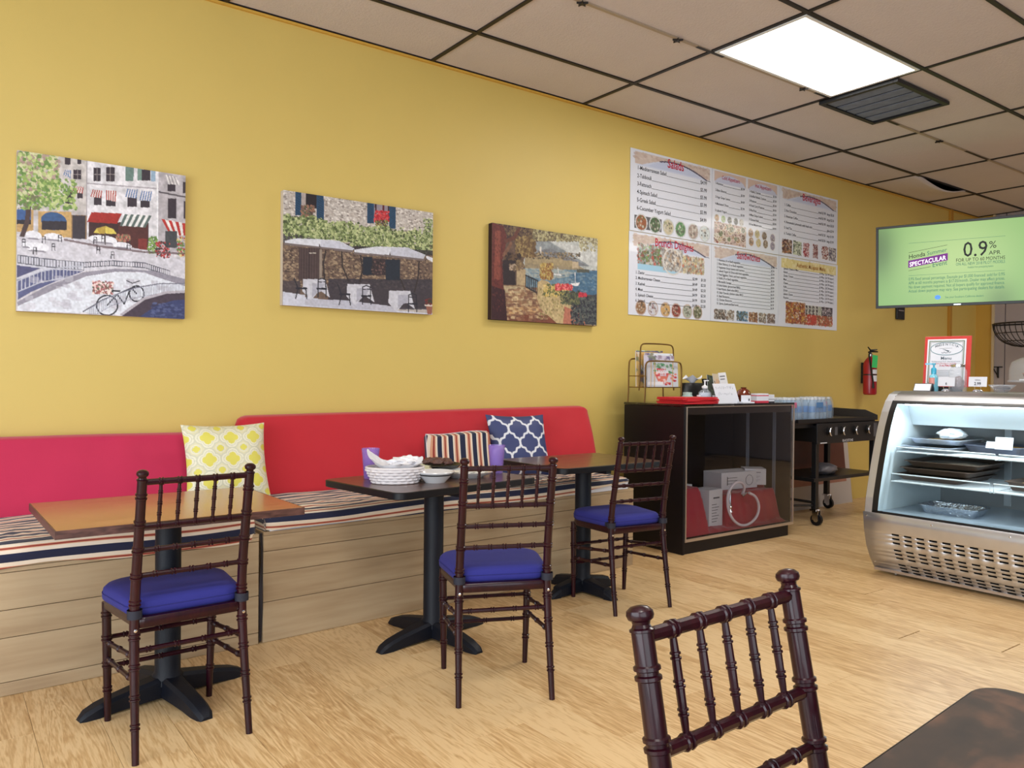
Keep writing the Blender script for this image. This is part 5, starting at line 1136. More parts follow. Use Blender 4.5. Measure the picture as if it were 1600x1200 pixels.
# ================================================================== LEANING BOARD, GRIDDLE
lb = thing('leaning_board', 'tall brown board with white border leaning behind the griddle', 'board', (5.62, -.115, 0), rot=(math.radians(-6), 0, 0))
rbox(-.62, .68, -.0, .012, 0, .84).build('backing', M('board_white', (196, 188, 184), .6), lb, smooth=False)
rbox(-.58, .60, -.0012, -.0002, .30, .82).build('brown_print', M('brown_print', (96, 52, 38), .5, var=.3, vscale=6), lb, smooth=False)
rbox(-.58, .60, -.0012, -.0002, .22, .30).build('pink_print', M('faded_print', (170, 120, 104), .5, var=.2, vscale=9), lb, smooth=False)
GX0, GX1, GF, GB, GZ = 4.765, 5.75, -.665, -.15, .905
gr = thing('griddle', 'black four-knob flat top griddle on casters in the corner', 'griddle', (0, 0, 0))
rbox(GX0, GX1, GF, GB, .715, .86).build('body', mt['blackmetal'], gr, smooth=False, bevel=.004)
c = MB().box(GX0-.01, GX1+.005, GF-.018, GF-.0005, .70, .875); c.build('control_panel', mt['blackmetal'], gr, smooth=False, bevel=.004)
rbox(GX0-.27, GX1-.0, GF+.02, GB, .872, .905).build('cook_top', mt['griddletop'], gr, smooth=False, bevel=.003)
rbox(GX0-.27, GX1, GF-.005, GF+.02, .885, .915).build('grease_gutter', mt['blackmetal'], gr, smooth=False)
rbox(GX0-.27, GX1, GB, GB+.008, .88, .985).build('back_splash', mt['griddletop'], gr, smooth=False)
MB().prism([(GF-.0, .885), (GB, .885), (GB, .985), (GF+.12, .975), (GF, .93)], GX1, GX1+.008, 'x').build('side_splash', mt['griddletop'], gr, smooth=False)
rbox(GX0-.27, GX0-.001, GF+.03, GB, .84, .871).build('side_shelf', mt['blackmetal'], gr, smooth=False)
for i, x in enumerate((4.93, 5.14, 5.345, 5.55)):
    T = Matrix.Translation((x, GF-.018, .805)) @ Matrix.Rotation(PI/2, 4, 'X')
    k = MB().lathe([(0, 0), (.040, 0), (.040, .006), (.030, .008), (.028, .022), (0, .024)], n=24).xf(T); k.build('knob', mt['blackpl'], gr)
    k2 = MB().tube([(x-.026*math.sin(a_), GF-.045, .805+.034*math.cos(a_)) for a_ in [PI*(.05+.9*q/10) for q in range(11)]], .006, 6); k2.build('knob_ring', mt['chrome'], gr)
tg = MB(); text(tg, 'BLACKSTONE', 5.14, .708, .030, GF-.0195, bold=.02, maxw=.17); tg.build('panel_lettering', mt['paper'], gr, smooth=False, fix=False)
rbox(4.80, 4.90, GF-.0195, GF-.0185, .704, .712).build('panel_badge', mt['paper'], gr, smooth=False); rbox(5.655, 5.71, GF-.0195, GF-.0185, .735, .86).build('warning_sticker', wink, gr, smooth=False); rbox(5.02, 5.06, GF-.0195, GF-.0185, .77, .84).build('igniter_panel', wink, gr, smooth=False)
for x in (GX0+.03, GX1-.03):
    for y in (GF+.025, GB-.03):
        rbox(x-.022, x+.022, y-.022, y+.022, .14, .715).build('leg', mt['blackmetal'], gr, smooth=False, bevel=.003)
        cst = MB().lathe([(0, 0), (.033, 0), (.033, .028), (0, .028)], n=22).xf(Matrix.Translation((x-.014, y-.02, .052)) @ Matrix.Rotation(PI/2, 4, 'Y') @ Matrix.Scale(1.55, 4, (1, 0, 0)) @ Matrix.Scale(1.55, 4, (0, 1, 0)))
        w_ = cst.build('caster_wheel', mt['rubber'], gr)
        MB().lathe([(0, 0), (.022, 0), (.022, .032), (0, .032)], n=16).xf(Matrix.Translation((x-.016, y-.02, .052)) @ Matrix.Rotation(PI/2, 4, 'Y')).build('hub', mt['chrome'], w_)
        MB().box(x-.024, x-.018, y-.045, y+.01, .05, .135).box(x+.018, x+.024, y-.045, y+.01, .05, .135).box(x-.03, x+.03, y-.03, y+.03, .125, .14).build('caster_fork', mt['chrome'], gr, smooth=False)
rbox(GX0-.02, GX1, GF+.0, GB, .375, .405).build('lower_shelf', mt['blackmetal'], gr, smooth=False, bevel=.003)
MB().tube([(GX0+.0, GF+.02, .20), (GX0+.0, GB-.03, .20)], .012, 8).build('brace', mt['blackmetal'], gr)
MB().tube([(GX0-.25, GF+.05, .19), (GX0+.02, GF+.03, .17)], .010, 8).build('brace', mt['blackmetal'], gr)
def lump(cx, cy_, cz, rx, ry, rz, seed, nu=28, nv=14, amp=.25):
    def fn(u, v):
        a, b_ = 2*PI*u, PI*v; d = (math.sin(b_)*math.cos(a), math.sin(b_)*math.sin(a), math.cos(b_)); k = 1+amp*nz(d[0]*2.5+seed, d[1]*2.5, d[2]*2.5)+amp*.5*nz(d[0]*7+seed, d[1]*7, d[2]*7)
        return (cx+rx*d[0]*k, cy_+ry*d[1]*k, max(cz-rz*.8, cz+rz*d[2]*k))
    return MB().grid(nu, nv, fn)
tag(lump(5.13, -.52, .450, .15, .09, .055, 3).build('plastic_bag', M('grey_plastic_bag', (110, 108, 116), .3, coat=.3, var=.3, vscale=20), angle=60), 'crumpled grey plastic bag on the griddle\'s lower shelf', 'bag')
# shrink-wrapped water packs on the griddle
bm_ = milky('water_bottle_plastic', (176, 206, 236), .5); lab = M('blue_bottle_label', (84, 140, 206), .4); cap_w = M('white_cap', (232, 234, 240), .4); cap_b = M('blue_cap', (40, 80, 190), .35); labp = M('pink_bottle_label', (206, 110, 150), .4)
def water_bottle():
    t = thing('water_bottle', 'x', 'bottle')
    MB().lathe([(0, 0), (.028, 0), (.032, .006), (.032, .06), (.029, .066), (.032, .072), (.032, .125), (.026, .15), (.013, .168), (.013, .176), (0, .176)], n=12).build('bottle', bm_, t)
    MB().lathe([(.0325, .065), (.0325, .118)], n=12, caps=False).build('label_band', lab, t); MB().lathe([(0, .172), (.0145, .172), (.0145, .190), (0, .190)], n=10).build('cap', cap_w, t); return t
GR = 'water bottles in the shrink-wrapped packs on the griddle'
wb = None; PK = [(4.545, -.50, 0), (4.865, -.54, 6), (5.16, -.40, -4)]
for pi, (px_, py_, ra) in enumerate(PK):
    T = Matrix.Translation((px_, py_, .9055)) @ Matrix.Rotation(math.radians(ra), 4, 'Z')
    for i in range(4):
        for j in range(3):
            p = T @ Vector(((i-1.5)*.066, (j-1)*.066, 0))
            lb_ = 'clear water bottle with blue label in the %s shrink-wrapped pack' % ['left', 'middle', 'right'][pi]
            if wb is None: wb = water_bottle(); wb.location = p; wb['label'] = lb_; wb['group'] = GR
            else: copy_tree(wb, p, 0, lb_, GR)
    f = thing('pack_wrap', 'clear plastic film around the %s pack of water bottles' % ['left', 'middle', 'right'][pi], 'wrap', (px_, py_, .9062), math.radians(ra))
    R_ = []
    for z, s_ in ((0, .004), (.06, .006), (.12, .004), (.17, -.006), (.193, -.02)): R_.append([(x*(1+s_*6)+.002*nz(x*40, z*40, pi), y*(1+s_*6), z+.004*nz(x*30, y*30, pi)) for x, y in round_rect(.137, .104, .03, 5)])
    MB().rings(R_, caps=False).build('film', milky('shrink_film', (206, 222, 240), .22), f, angle=60)
    rbox(-.10, .02, -.1085, -.1075, .105, .150).build('film_print', labp if pi != 1 else lab, f, smooth=False); 
for i, (x, y) in enumerate([(4.62, -.66+.15), (4.40, -.62)]): pass

# ================================================================== REFRIGERATED GLASS CASE
CY0, CY1 = -1.81, -3.55
prof = [(3.655, .03), (3.60, .10), (3.549, .192), (3.520, .30), (3.507, .41), (3.520, .50), (3.545, .60), (3.578, .72), (3.616, .84), (3.655, .95), (3.70, 1.045), (3.745, 1.115), (3.795, 1.160), (3.85, 1.176)]
def pint(z, off=0.0):
    for a, b in zip(prof, prof[1:]):
        if a[1] <= z <= b[1]+1e-9: return a[0]+(b[0]-a[0])*(z-a[1])/(b[1]-a[1])+off
    return prof[-1][0]+off
ca = thing('glass_display_case', 'large stainless refrigerated case with curved glass front', 'display case', (0, 0, 0))
XB_ = 4.42
MB().prism(prof+[(XB_, 1.176), (XB_, .03)], CY0-.055, CY0, 'y').build('end_panel', mt['steel'], ca, smooth=False, bevel=.003)
MB().prism(prof+[(XB_, 1.176), (XB_, .03)], CY1, CY1+.055, 'y').build('end_panel', mt['steel'], ca, smooth=False, bevel=.003)
rbox(3.86, XB_, CY1, CY0, 1.1765, 1.180).build('top_sheet', mt['steeltop'], ca, smooth=False)
MB().prism([(3.80, 1.150), (3.86, 1.178), (XB_, 1.178), (XB_, 1.12), (3.80, 1.12)], CY1+.056, CY0-.056, 'y').build('top_panel', mt['steeltop'], ca, smooth=False)

# lower front panel with punched slots
ys = sorted({CY0+.004, CY1-.004} | {round(v_, 4) for k in range(20) for v_ in (-1.985-.0765*k, -2.032-.0765*k) if v_ > CY1+.05}, reverse=True)
slotrows = [(.281, .293), (.254, .266), (.227, .239), (.180, .192), (.153, .165), (.127, .139), (.081, .093), (.058, .070), (.036, .048)]
zs = sorted({.03, .41, .10, .192, .30, .35} | {v_ for s_ in slotrows for v_ in s_})
pm = MB(); vid = {}
def V_(i, j):
    if (i, j) not in vid: vid[(i, j)] = len(pm.v); pm.v.append((pint(zs[j], -.006), ys[i], zs[j]))
    return vid[(i, j)]
isslot = lambda ya, yb, za, zb: any(abs(za-a) < 1e-6 and abs(zb-b) < 1e-6 for a, b in slotrows) and abs((ya-yb)-.047) < .002 and ya < -1.98
for i in range(len(ys)-1):
    for j in range(len(zs)-1):
        if not isslot(ys[i], ys[i+1], zs[j], zs[j+1]): pm.f.append((V_(i, j), V_(i, j+1), V_(i+1, j+1), V_(i+1, j)))
fp = pm.build('lower_front_panel', mt['steel'], ca, smooth=True, angle=25); md = fp.modifiers.new('s', 'SOLIDIFY'); md.thickness = .0025
MB().prism([(pint(z, .02), z) for z in (.03, .10, .192, .30, .40)]+[(3.70, .40), (3.75, .03)], CY1+.06, CY0-.06, 'y').build('grille_backing', mt['void'], ca, smooth=False)
rbox(3.635, 3.66, CY1, CY0, .018, .034).build('bottom_rail', mt['alu'], ca, smooth=False)
rbox(3.68, XB_, CY1+.01, CY0-.01, .045, .06).build('bottom_plate', mt['void'], ca, smooth=False)
for y in (CY0-.10, CY1+.1):
    for x in (3.72, XB_-.08): MB().lathe([(0, 0), (.018, 0), (.018, .006), (.008, .008), (.008, .05), (0, .05)], (x, y, 0), 12).build('levelling_foot', mt['chrome'], ca)
for y, z in ((CY0-.018, .385), (CY0-.018, .075), (-2.235, .385), (-2.66, .385)):
    MB().lathe([(0, 0), (.005, 0), (.005, .003), (0, .004)], n=10).xf(Matrix.Translation((pint(z, -.0085), y, z)) @ Matrix.Rotation(-PI/2, 4, 'Y')).build('screw', mt['chrome'], ca)
# black gasket round the glass
gk = MB()
def band(y0, y1, z0, z1, off, n=16):
    return MB().grid(2, n, lambda u, v: (pint(z0+(z1-z0)*v, off), y0+(y1-y0)*u, z0+(z1-z0)*v))
g_ = band(CY0-.050, CY0-.088, .412, 1.150, -.001); g_.build('black_gasket', mt['blackpl'], ca)
band(CY0-.05, CY1+.05, .405, .424, -.001, 3).build('black_gasket', mt['blackpl'], ca); band(CY0-.05, CY1+.05, 1.098, 1.120, -.001, 4).build('black_gasket', mt['blackpl'], ca)
MB().grid(40, 24, lambda u, v: (pint(.42+.67*v, .004), CY0-.06+(CY1-CY0+.12)*u, .42+.67*v)).build('curved_glass', mt['caseglass'], ca)
band(CY0-.054, CY1+.054, 1.118, 1.176, -.002, 6).build('top_front_strip', mt['steeltop'], ca)
# interior
wi = M('white_liner', (222, 232, 238), .4); 
rbox(3.60, XB_-.01, CY0-.0605, CY0-.0565, .412, 1.12).build('end_liner', wi, ca, smooth=False) if False else None
MB().prism([(pint(z, .015), z) for z in (.412, .5, .6, .72, .84, .95, 1.045, 1.11)]+[(XB_-.01, 1.118), (XB_-.01, .412)], CY0-.062, CY0-.057, 'y').build('end_liner', wi, ca, smooth=False)
rbox(3.53, XB_-.02, CY1+.06, CY0-.063, .400, .412).build('deck', M('pale_deck', (176, 190, 206), .25), ca, smooth=False)
rbox(XB_-.03, XB_-.015, CY1+.06, CY0-.063, .412, 1.12).build('rear_doors', M('grey_rear_door', (150, 148, 150), .3, metal=.4), ca, smooth=False)
for y in (-2.30, -2.62, -2.95): rbox(XB_-.038, XB_-.0302, y-.02, y+.02, .43, 1.10).build('door_post', mt['steel'], ca, smooth=False)
MB().prism([(3.90, 1.117), (3.985, .955), (4.0, .955), (4.02, 1.117)], CY1+.06, CY0-.063, 'y').build('lamp_valance', wi, ca, smooth=False)
MB().tube([(3.835, CY0-.09, 1.098), (3.835, CY1+.09, 1.098)], .012, 10).build('lamp_tube', M('case_lamp', (255, 255, 255), .5, emit=(225, 240, 255), estr=8), ca)
d_ = bpy.data.lights.new('case_light', 'AREA'); d_.shape = 'RECTANGLE'; d_.size = .05; d_.size_y = 1.5; d_.energy = 10; d_.color = (.86, .94, 1)
lo = bpy.data.objects.new('case_light', d_); COL.objects.link(lo); lo.parent = ca; lo.location = (3.80, (CY0+CY1)/2, 1.08); lo.rotation_euler = (0, math.radians(28), 0)
def wire_shelf(x0, z, lip):
    for y0, y1 in ((CY0-.095, -2.49), (-2.51, CY1+.10)):
        s_ = thing('x', None, None); bpy.data.objects.remove(s_)
        m = MB(); 
        n = 26
        for k in range(n): x = x0+.01+(4.33-x0)*k/(n-1); m.tube([(x, y0, z), (x, y1, z)], .0022, 4, caps=False)
        for k in range(4): y = y0+(y1-y0)*k/3; m.tube([(x0, y, z-.004), (4.35, y, z-.004)], .004, 5)
        m.tube([(x0, y0, z), (x0, y1, z), (x0, y1, z+lip), (x0, y0, z+lip)], .0042, 6, closed=True)
        m.build('wire_shelf', mt['whitewire'], ca)
wire_shelf(3.72, .790, .028); wire_shelf(3.655, .603, .048)
def pan(name, label, x, y, z, rz, w, d, h, m, group=None, fl=.012, inner=None, imat=None, tilt=0):
    t = thing(name, label, 'tray', (x, y, z), rot=(tilt, 0, rz)); t_ = .85
    R_ = [round_rect(w/2*t_, d/2*t_, .02, 4), round_rect(w/2, d/2, .03, 4), round_rect(w/2+fl, d/2+fl, .035, 4), round_rect(w/2+fl, d/2+fl, .035, 4), round_rect(w/2-.003, d/2-.003, .03, 4), round_rect(w/2*t_-.003, d/2*t_-.003, .02, 4)]
    Z = [0, h, h, h+.003, h+.003, .003]; MB().rings([[(a, b, z_) for a, b in r_] for r_, z_ in zip(R_, Z)]).build('pan', m, t, angle=30)
    if imat: lump(0, 0, h*.55, w*.42, d*.42, h*.35, x*7, amp=.15).build('food', imat, t, angle=60)
    return t
st_ = M('dull_steel_pan', (196, 202, 214), .35, metal=.6, var=.15, vscale=30); foil = M('crinkled_foil', (206, 210, 220), .22, metal=1, bump=1.0, bscale=55); brn = M('brown_baking_pan', (110, 90, 78), .35, metal=.3); lid = M('film_covered_food', (138, 124, 106), .35, var=.4, vscale=25, coat=.4); pastry = M('golden_pastry', (190, 150, 90), .6, var=.35, vscale=40, bump=.5, bscale=60)
pan('food_pan', 'shallow steel pan at the left front of the case\'s upper shelf', 3.98, -2.06, .797, 0, .42, .30, .028, st_, inner=1, imat=lid)
pan('food_pan', 'steel pan on top of another pan at the case\'s upper left', 4.03, -2.07, .842, .03, .36, .32, .030, st_, imat=pastry)
pan('food_pan', 'long steel pan of pastries at the back of the upper shelf', 4.10, -2.40, .797, -.1, .36, .34, .050, M('dark_steel_pan', (130, 136, 156), .35, metal=.5), imat=pastry)
tag(lump(3.98, -2.13, .905, .10, .075, .035, 9, amp=.3).build('cling_film', M('white_cling_film', (226, 232, 238), .3, coat=.4), angle=60), 'crumpled white wrap lying over the upper left pan', 'wrap')
for i, (x, y, w, d, lb__) in enumerate([(3.98, -2.09, .52, .40, 'lowest dark film-covered pan stacked on the middle shelf'), (4.0, -2.12, .50, .42, 'second dark film-covered pan on the middle shelf'), (4.02, -2.14, .48, .44, 'topmost dark film-covered pan on the middle shelf')]):
    pan('covered_pan', lb__, x, y, .610+.043*i, .03*i, w, d, .034, brn, imat=lid)
pan('roasting_pan', 'brown roasting pan with leftovers on the right part of the middle shelf', 3.96, -2.66, .610, 0, .40, .26, .05, brn, imat=pastry)
pan('foil_tray', 'shiny crinkled foil tray on the floor of the case', 3.86, -2.20, .4125, math.radians(3), .22, .34, .050, foil, fl=.010)
pan('food_pan', 'steel pan at the right edge of the upper shelf', 4.05, -2.80, .797, 0, .40, .30, .04, st_, imat=pastry)
def pricecard(label, x, y, z, w, h, txt, tilt=10, heart=True, rz=0):
    t = thing('price_card', label, 'card', (x, y, z), rot=(0, 0, -PI/2+rz))
    if heart:
        MB().lathe([(0, 0), (.026, 0), (.030, .006), (.022, .014), (.008, .018), (0, .018)], n=16).build('weighted_base', mt['chrome'], t)
        MB().tube(smooth_pts([(-.016, .0, .016), (-.020, .0, .035), (0, 0, .045), (.020, 0, .035), (.016, 0, .016)], 2), .0022, 6).build('clip_wire', mt['chrome'], t); z0 = .035
    else: z0 = .0
    T = Matrix.Translation((0, -.004, z0)) @ Matrix.Rotation(math.radians(-tilt), 4, 'X')
    MB().box(-w/2, w/2, -.001, .001, 0, h, T).build('card', mt['paper'], t, smooth=False)
    m = MB(); text(m, txt[0], 0, h*.62, h*.2, -.002, 'c', sx=.9); text(m, txt[1], 0, h*.16, h*.42, -.002, 'c', sx=.9, bold=.02); m.xf(T); m.build('card_lettering', mt['ink'], t, smooth=False, fix=False); return t
pricecard('white price card standing on the upper shelf inside the case', 3.86, -2.48, .84, .095, .075, ('', ''), 15, False, .1)
pricecard('small tilted label card beside the inside price card', 3.90, -2.40, .84, .07, .045, ('', ''), 30, False, .1)
# ---- things on the case top
CT = 1.180
sg = thing('menu_sign', 'red-framed shop menu sign standing on the glass case', 'sign', (4.16, -2.0, CT), rot=(math.radians(-8), 0, -PI/2+math.radians(10)))
rf = M('red_acrylic', (206, 66, 62), .3); SW, SHH = .285, .345
S4 = Matrix(((1, 0, .06, 0), (0, 1, 0, 0), (0, 0, 1, 0), (0, 0, 0, 1)))
rbox(-SW/2, SW/2, 0, .006, .03, .03+SHH).build('red_backing', rf, sg, smooth=False, bevel=.001)
rbox(-SW/2+.018, SW/2-.030, -.0015, -.0003, .044, .03+SHH-.020).build('white_sheet', mt['paper'], sg, smooth=False)
q = MB(); x0_, x1_, z0_, z1_ = -SW/2+.028, SW/2-.040, .054, .03+SHH-.030
for w_, m_ in ((.006, M('green_line', (120, 136, 116), .6)), (.0025, M('grey_line', (150, 150, 146), .6))):
    q = MB(); y = -.0022 if w_ > .003 else -.0026
    q.box(x0_, x1_, y, y+.0005, z0_, z0_+w_); q.box(x0_, x1_, y, y+.0005, z1_-w_, z1_); q.box(x0_, x0_+w_, y, y+.0005, z0_, z1_); q.box(x1_-w_, x1_, y, y+.0005, z0_, z1_); q.build('printed_border', m_, sg, smooth=False); x0_ += .009; x1_ -= .009; z0_ += .009; z1_ -= .009
cxs = -.006; czs = .03+SHH-.085
MB().tube([(cxs+.098*math.cos(a*PI/20), -.0025, czs+.043*math.sin(a*PI/20)) for a in range(40)], .0018, 5, closed=True).build('oval_logo_ring', M('teal_line', (96, 140, 150), .6), sg)
tk = M('grey_sign_ink', (90, 104, 116), .6); m = MB(); word = 'PHOENICIA'
for i, ch in enumerate(word):
    a = math.radians(152-15.5*i*1.0); text(m, ch, cxs+.078*math.cos(a)*.95, czs+.028*math.sin(a)-.006, .022, -.003, 'c', bold=.01)
text(m, 'Menu', cxs, czs-.075, .030, -.003, 'c', bold=.01); m.box(cxs-.045, cxs+.035, -.0032, -.003, czs+.002, czs+.0035)
for k in range(4): m.box(cxs-.022+.008*k, cxs-.012+.010*k, -.0032, -.003, czs-.006-.004*k, czs-.004-.003*k)
P_ = [(cxs-.03, czs-.026), (cxs-.02, czs-.030), (cxs-.012, czs-.022), (cxs-.004, czs-.030), (cxs+.006, czs-.026), (cxs+.012, czs-.018), (cxs+.018, czs-.030), (cxs+.028, czs-.020)]
m.tube([(a, -.003, b) for a, b in P_], .0012, 4); m.build('sign_lettering', tk, sg, smooth=False, fix=False)
m = MB(); text(m, '714.794.9227', cxs+.01, czs-.122, .018, -.003, 'c', bold=.02); text(m, 'Open Monday to Saturday', cxs, czs-.104, .012, -.003, 'c'); m.build('red_lettering', mt['redink'], sg, smooth=False, fix=False)
m = MB(); text(m, 'Mediterranean food, catering and more', cxs, czs-.091, .011, -.003, 'c'); [m.box(cxs-.09, cxs+.05-.02*(k % 2), -.0032, -.003, czs-.15-.012*k, czs-.148-.012*k) for k in range(4)]; m.build('small_lettering', tk, sg, smooth=False, fix=False)
rbox(-.10, -.04, .01, .10, 0, .006).build('foot', mt['blackpl'], sg, smooth=False); rbox(.04, .10, .01, .10, 0, .006).build('foot', mt['blackpl'], sg, smooth=False); rbox(-.10, .10, -.0, .012, .0, .03).build('stand_bar', mt['blackpl'], sg, smooth=False)
# aqua soap bottle
sb = thing('soap_bottle', 'aqua pump soap bottle with a fish-coloured label at the left of the sign', 'bottle', (4.03, -1.985, CT)); aq = M('aqua_plastic', (60, 176, 214), .25, coat=.4)
MB().lathe([(0, 0), (.034, 0), (.038, .008), (.038, .085), (.030, .105), (.014, .115), (.014, .12), (0, .12)], n=20, sy=.7).build('bottle', M('pale_aqua_soap', (130, 206, 228), .15, coat=.5), sb)
MB().lathe([(.016, .115), (.017, .145), (.013, .155), (.006, .158), (.006, .175), (.012, .176), (.012, .186), (0, .187)], n=14).build('pump', aq, sb); MB().box(-.006, .006, -.006, .050, .176, .186).xf(Matrix.Rotation(.3, 4, 'Z')).build('spout', aq, sb, smooth=False)
MB().rings([[(.0385*math.cos(a), .0385*.7*math.sin(a), z) for a in [PI*(.75+.5*k/8) for k in range(9)]] for z in (.045, .09)], close=False, caps=False).build('label_sticker', M('coral_label', (226, 150, 140), .4), sb)
# card reader / stapler-like black and white stand
cr_ = thing('card_holder', 'black sloped holder with a white card at the left corner of the case top', 'holder', (3.96, -1.955, CT), rot=(0, 0, -PI/2+.2))
MB().prism([(-.05, 0), (.05, 0), (.012, .052), (-.004, .052)], -.055, .055, 'x').build('wedge', mt['blackpl'], cr_, smooth=False, bevel=.003)
MB().box(-.048, .048, -.001, .001, .006, .062, Matrix.Translation((0, -.0535, 0)) @ Matrix.Rotation(math.radians(-41), 4, 'X')).build('white_card', mt['paper'], cr_, smooth=False)
pricecard('small white price card in a silver clip in front of the tip jar', 3.99, -2.085, CT, .105, .058, ('', '6'), 6)
pricecard('small white price card reading 2.99 right of the red sign', 3.99, -2.275, CT, .108, .062, ('baklava', '2.99'), 6)
tj = thing('tip_jar', 'clear glass screw-top jar with folded notes in front of the red sign', 'jar', (4.08, -2.115, CT)); MB().lathe([(0, 0), (.048, 0), (.052, .008), (.052, .135), (.040, .158), (.040, .176)], n=26, caps=False).build('glass', clr, tj)
MB().lathe([(.041, .160), (.043, .162), (.043, .176), (.040, .178)], n=26, caps=False).build('neck_ring', mt['chrome'], tj); lump(0, 0, .05, .034, .034, .045, 5, amp=.3).build('folded_notes', M('banknotes', (150, 136, 140), .7, var=.4, vscale=40), tj)
# bowl and cake dome
bw = thing('glass_bowl', 'small clear glass bowl left of the cake dome', 'bowl', (4.04, -2.395, CT)); MB().lathe([(0, 0), (.03, 0), (.05, .02), (.078, .048), (.075, .048), (.045, .020), (0, .008)], n=26).build('bowl', clr, bw); lump(0, 0, .030, .045, .045, .012, 2).build('dark_sweets', M('dark_sweets', (70, 44, 40), .5), bw)
cdm = thing('cake_dome', 'glass cake dome on a glass stand at the right edge', 'cake stand', (4.12, -2.56, CT))
MB().lathe([(0, 0), (.07, 0), (.07, .006), (.02, .02), (.015, .045), (.05, .06), (.155, .066), (.158, .076), (.150, .072), (0, .072)], n=36).build('stand', clr, cdm); MB().lathe([(.148, .076), (.148, .15), (.135, .19), (.09, .215), (.03, .225), (0, .226)], n=36).build('dome', milky('dome_glass', (226, 232, 230), .16, .05), cdm)
MB().lathe([(0, .226), (.012, .226), (.010, .236), (.022, .246), (.022, .256), (0, .262)], n=16).build('knob', mt['chrome'], cdm); MB().lathe([(0, .075), (.10, .075), (.10, .085), (0, .085)], n=4).build('paper_doily', mt['paper'], cdm, smooth=False)
tag(lump(4.14, -2.56, CT+.115, .08, .08, .028, 6).build('cake', M('brown_cake', (120, 60, 44), .7), angle=60), 'brown cake under the glass dome', 'cake')
# wire basket and bracket on the grey wall
wk = thing('wire_basket', 'black wire half-round basket hanging on the grey wall', 'basket', (X1-.01, -.68, 1.95)); m = MB(); RX, RY, RZ = .42, .45, .28
rim = [(-RX*math.sin(a*PI/20), -RY*math.cos(a*PI/20), 0) for a in range(21)]; m2 = MB().tube(rim+[(0, RY, 0)], .009, 6); m2.tube([(0, -RY, 0), (0, RY, 0)], .009, 6); m2.build('rim', mt['blackmetal'], wk)
for k in range(1, 20): a = k*PI/20; m.tube([(-RX*math.sin(a)*math.cos(b_), -RY*math.cos(a)*math.cos(b_)**.6, -RZ*math.sin(b_)) for b_ in [q*PI/2/6*.9 for q in range(7)]], .0045, 5)
for zf in (.3, .6, .9): m.tube([(-RX*math.sin(a*PI/20)*math.cos(zf*1.4), -RY*math.cos(a*PI/20)*math.cos(zf*1.4)**.6, -RZ*math.sin(zf*1.4)) for a in range(21)], .006, 5)
m.build('wires', mt['blackmetal'], wk)
bk = thing('shelf_bracket', 'black triangular bracket on the grey wall beside the cake dome', 'bracket', (X1-.01, -.26, 1.30)); MB().prism([(0, 0), (0, .14), (-.012, .14), (-.012, .02)], -.02, 0, 'y').box(-.012, 0, -.06, .05, .128, .14).build('arm', mt['blackmetal'], bk, smooth=False); MB().tube([(-.006, .05, .13), (-.006, -.02, .0)], .006, 5).build('brace', mt['blackmetal'], bk)

# ================================================================== FOOD ON THE MIDDLE TABLE
Z2 = .7452
pl = M('purple_tumbler_plastic', (150, 120, 210), .2); pl = milky('purple_tumbler', (160, 130, 214), .42, .1)
wat = milky('tinted_water', (150, 120, 220), .35)
def tumbler(label, x, y):
    t = thing('tumbler', label, 'cup', (x, y, Z2)); MB().lathe([(0, 0), (.031, 0), (.033, .004), (.040, .10), (.0405, .11), (.0445, .148), (.0425, .148), (.0385, .11), (.030, .006), (0, .006)], n=28).build('cup', pl, t); MB().lathe([(0, .008), (.029, .008), (.037, .095), (0, .096)], n=28).build('water', wat, t); return t
tumbler('purple ridged tumbler behind the bread basket', .405, -1.04); tumbler('purple ridged tumbler at the right end of the food table', 1.045, -1.195)
bs = thing('bread_basket', 'oval white woven bread basket lined with a napkin', 'basket', (.435, -1.235, Z2), math.radians(-28))
wv = M('white_wicker', (226, 220, 222), .6); rows_ = 5
for k in range(rows_):
    z = .008+.0135*k; f_ = .80+.20*(k/(rows_-1))
    n = 72; MB().tube([(.128*f_*math.cos(a*2*PI/n)*(1+.035*math.cos(a*2*PI/n*18+k*PI)), .090*f_*math.sin(a*2*PI/n)*(1+.035*math.cos(a*2*PI/n*18+k*PI)), z) for a in range(n)], .0078, 6, closed=True).build('woven_band', wv, bs)
MB().tube([(.133*math.cos(a*PI/24), .094*math.sin(a*PI/24), .073) for a in range(48)], .006, 6, closed=True).build('rim', wv, bs); MB().lathe([(0, .001), (.09, .001), (.09, .006), (0, .006)], n=24, sy=.7).build('bottom', wv, bs)
def nap(u, v):
    a = 2*PI*u; r = 1.02*v; h = .060+.032*v**3+.030*max(0, math.sin(a*2+1.0))*v**2+.055*max(0, math.cos(a-2.75))**6*v**2+.006*nz(math.cos(a)*4, math.sin(a)*4, v*5)
    return (.128*r*math.cos(a), .090*r*math.sin(a), h-.012*(1-v))
MB().grid(60, 14, nap).build('napkin_liner', M('white_napkin', (232, 232, 238), .8), bs, angle=80)
tag(lump(.50, -1.215, Z2+.092, .075, .05, .026, 8, 40, 20, .5).build('crumpled_napkin', M('white_tissue', (238, 236, 240), .85), angle=80), 'crumpled white napkin heaped on the bread basket', 'napkin')
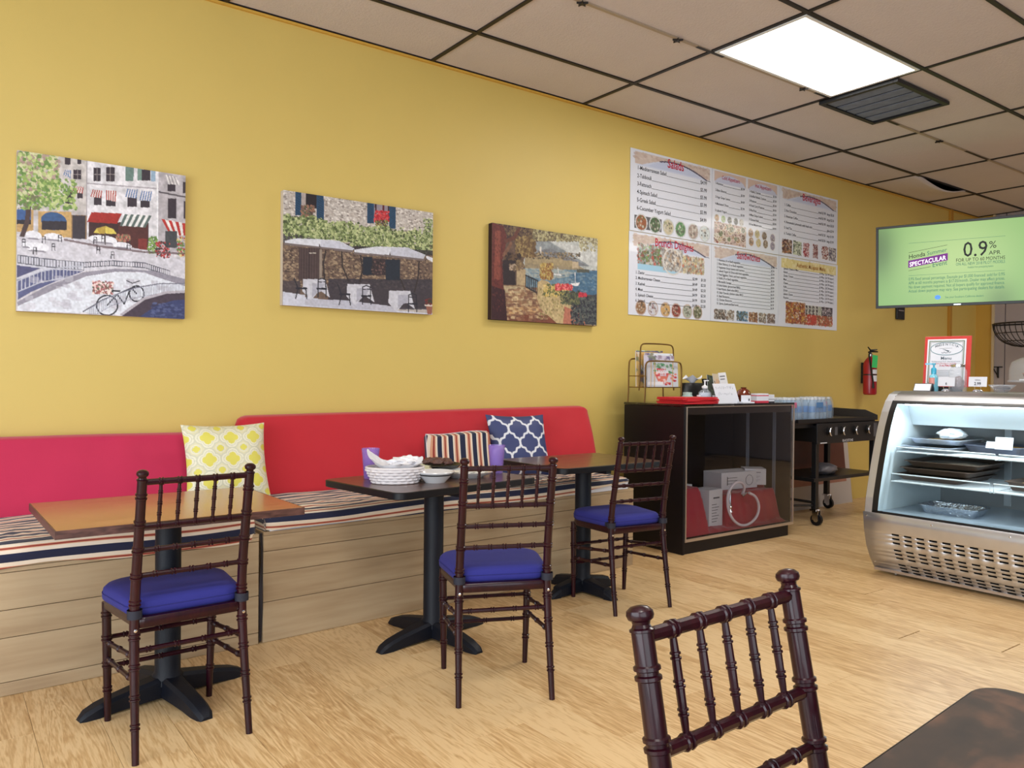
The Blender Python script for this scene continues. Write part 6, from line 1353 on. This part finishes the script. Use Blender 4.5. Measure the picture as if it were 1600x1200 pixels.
def bowl(name, label, cat, x, y, r, h, m, sx=1, inner=None, z=Z2, rim=None):
    t = thing(name, label, cat, (x, y, z)); MB().lathe([(0, 0), (r*.52, 0), (r*.55, .004), (r*.82, h*.6), (r, h), (r*.985, h+.003), (r*.95, h), (r*.78, h*.6), (r*.5, .008), (0, .008)], n=36, sx=sx).build('bowl', m, t)
    if rim: MB().lathe([(r*.95, h-.008), (r*.90, h-.014)], n=36, sx=sx, caps=False).build('inner_band', rim, t)
    if inner: MB().lathe([(0, h*.62), (r*.80, h*.62), (r*.80, h*.60), (0, h*.60)], n=30, sx=sx).build('food', inner, t)
    return t
chn = M('white_china', (220, 220, 222), .2, coat=.6)
bowl('dip_bowl', 'white china bowl with a black band inside, mostly empty', 'bowl', .605, -1.315, .092, .050, chn, inner=M('cream_dip', (226, 222, 208), .5), rim=mt['blackpl'])
pt = thing('oval_plate', 'white oval plate with rice remains behind the chair back', 'plate', (.84, -1.225, Z2), math.radians(-22)); MB().lathe([(0, 0), (.07, 0), (.075, .006), (.125, .028), (.128, .031), (.120, .029), (.07, .012), (0, .010)], n=40, sx=1.2).build('plate', chn, pt)
lump(0, 0, .022, .09, .055, .012, 4, 36, 16, .5).build('rice', M('white_rice', (236, 234, 226), .8, bump=.6, bscale=300), pt, angle=60)
bb = bowl('meat_dish', 'shallow black dish heaped with browned meat', 'dish', .79, -1.015, .120, .045, mt['blackpl'], sx=1.15, inner=mt['blackpl'])
mm_ = M('browned_meat', (104, 72, 64), .5, var=.5, vscale=30, bump=.6, bscale=90)
for i in range(12):
    a = i*2.4; rr = .075*math.sqrt(i/12); lump(rr*math.cos(a)*1.2, rr*math.sin(a), .056+.012*(1-i/12), .030, .020, .014, i+20, 14, 8, .5).build('meat_piece', mm_, bb, angle=60)
g_ = bowl('salad_bowl', 'small bowl of pale salad behind the dip bowl', 'bowl', .60, -1.13, .085, .045, chn); lump(0, 0, .045, .065, .060, .022, 31, 30, 14, .5).build('salad', M('pale_salad', (206, 206, 176), .7, var=.25, vscale=30), g_, angle=60)
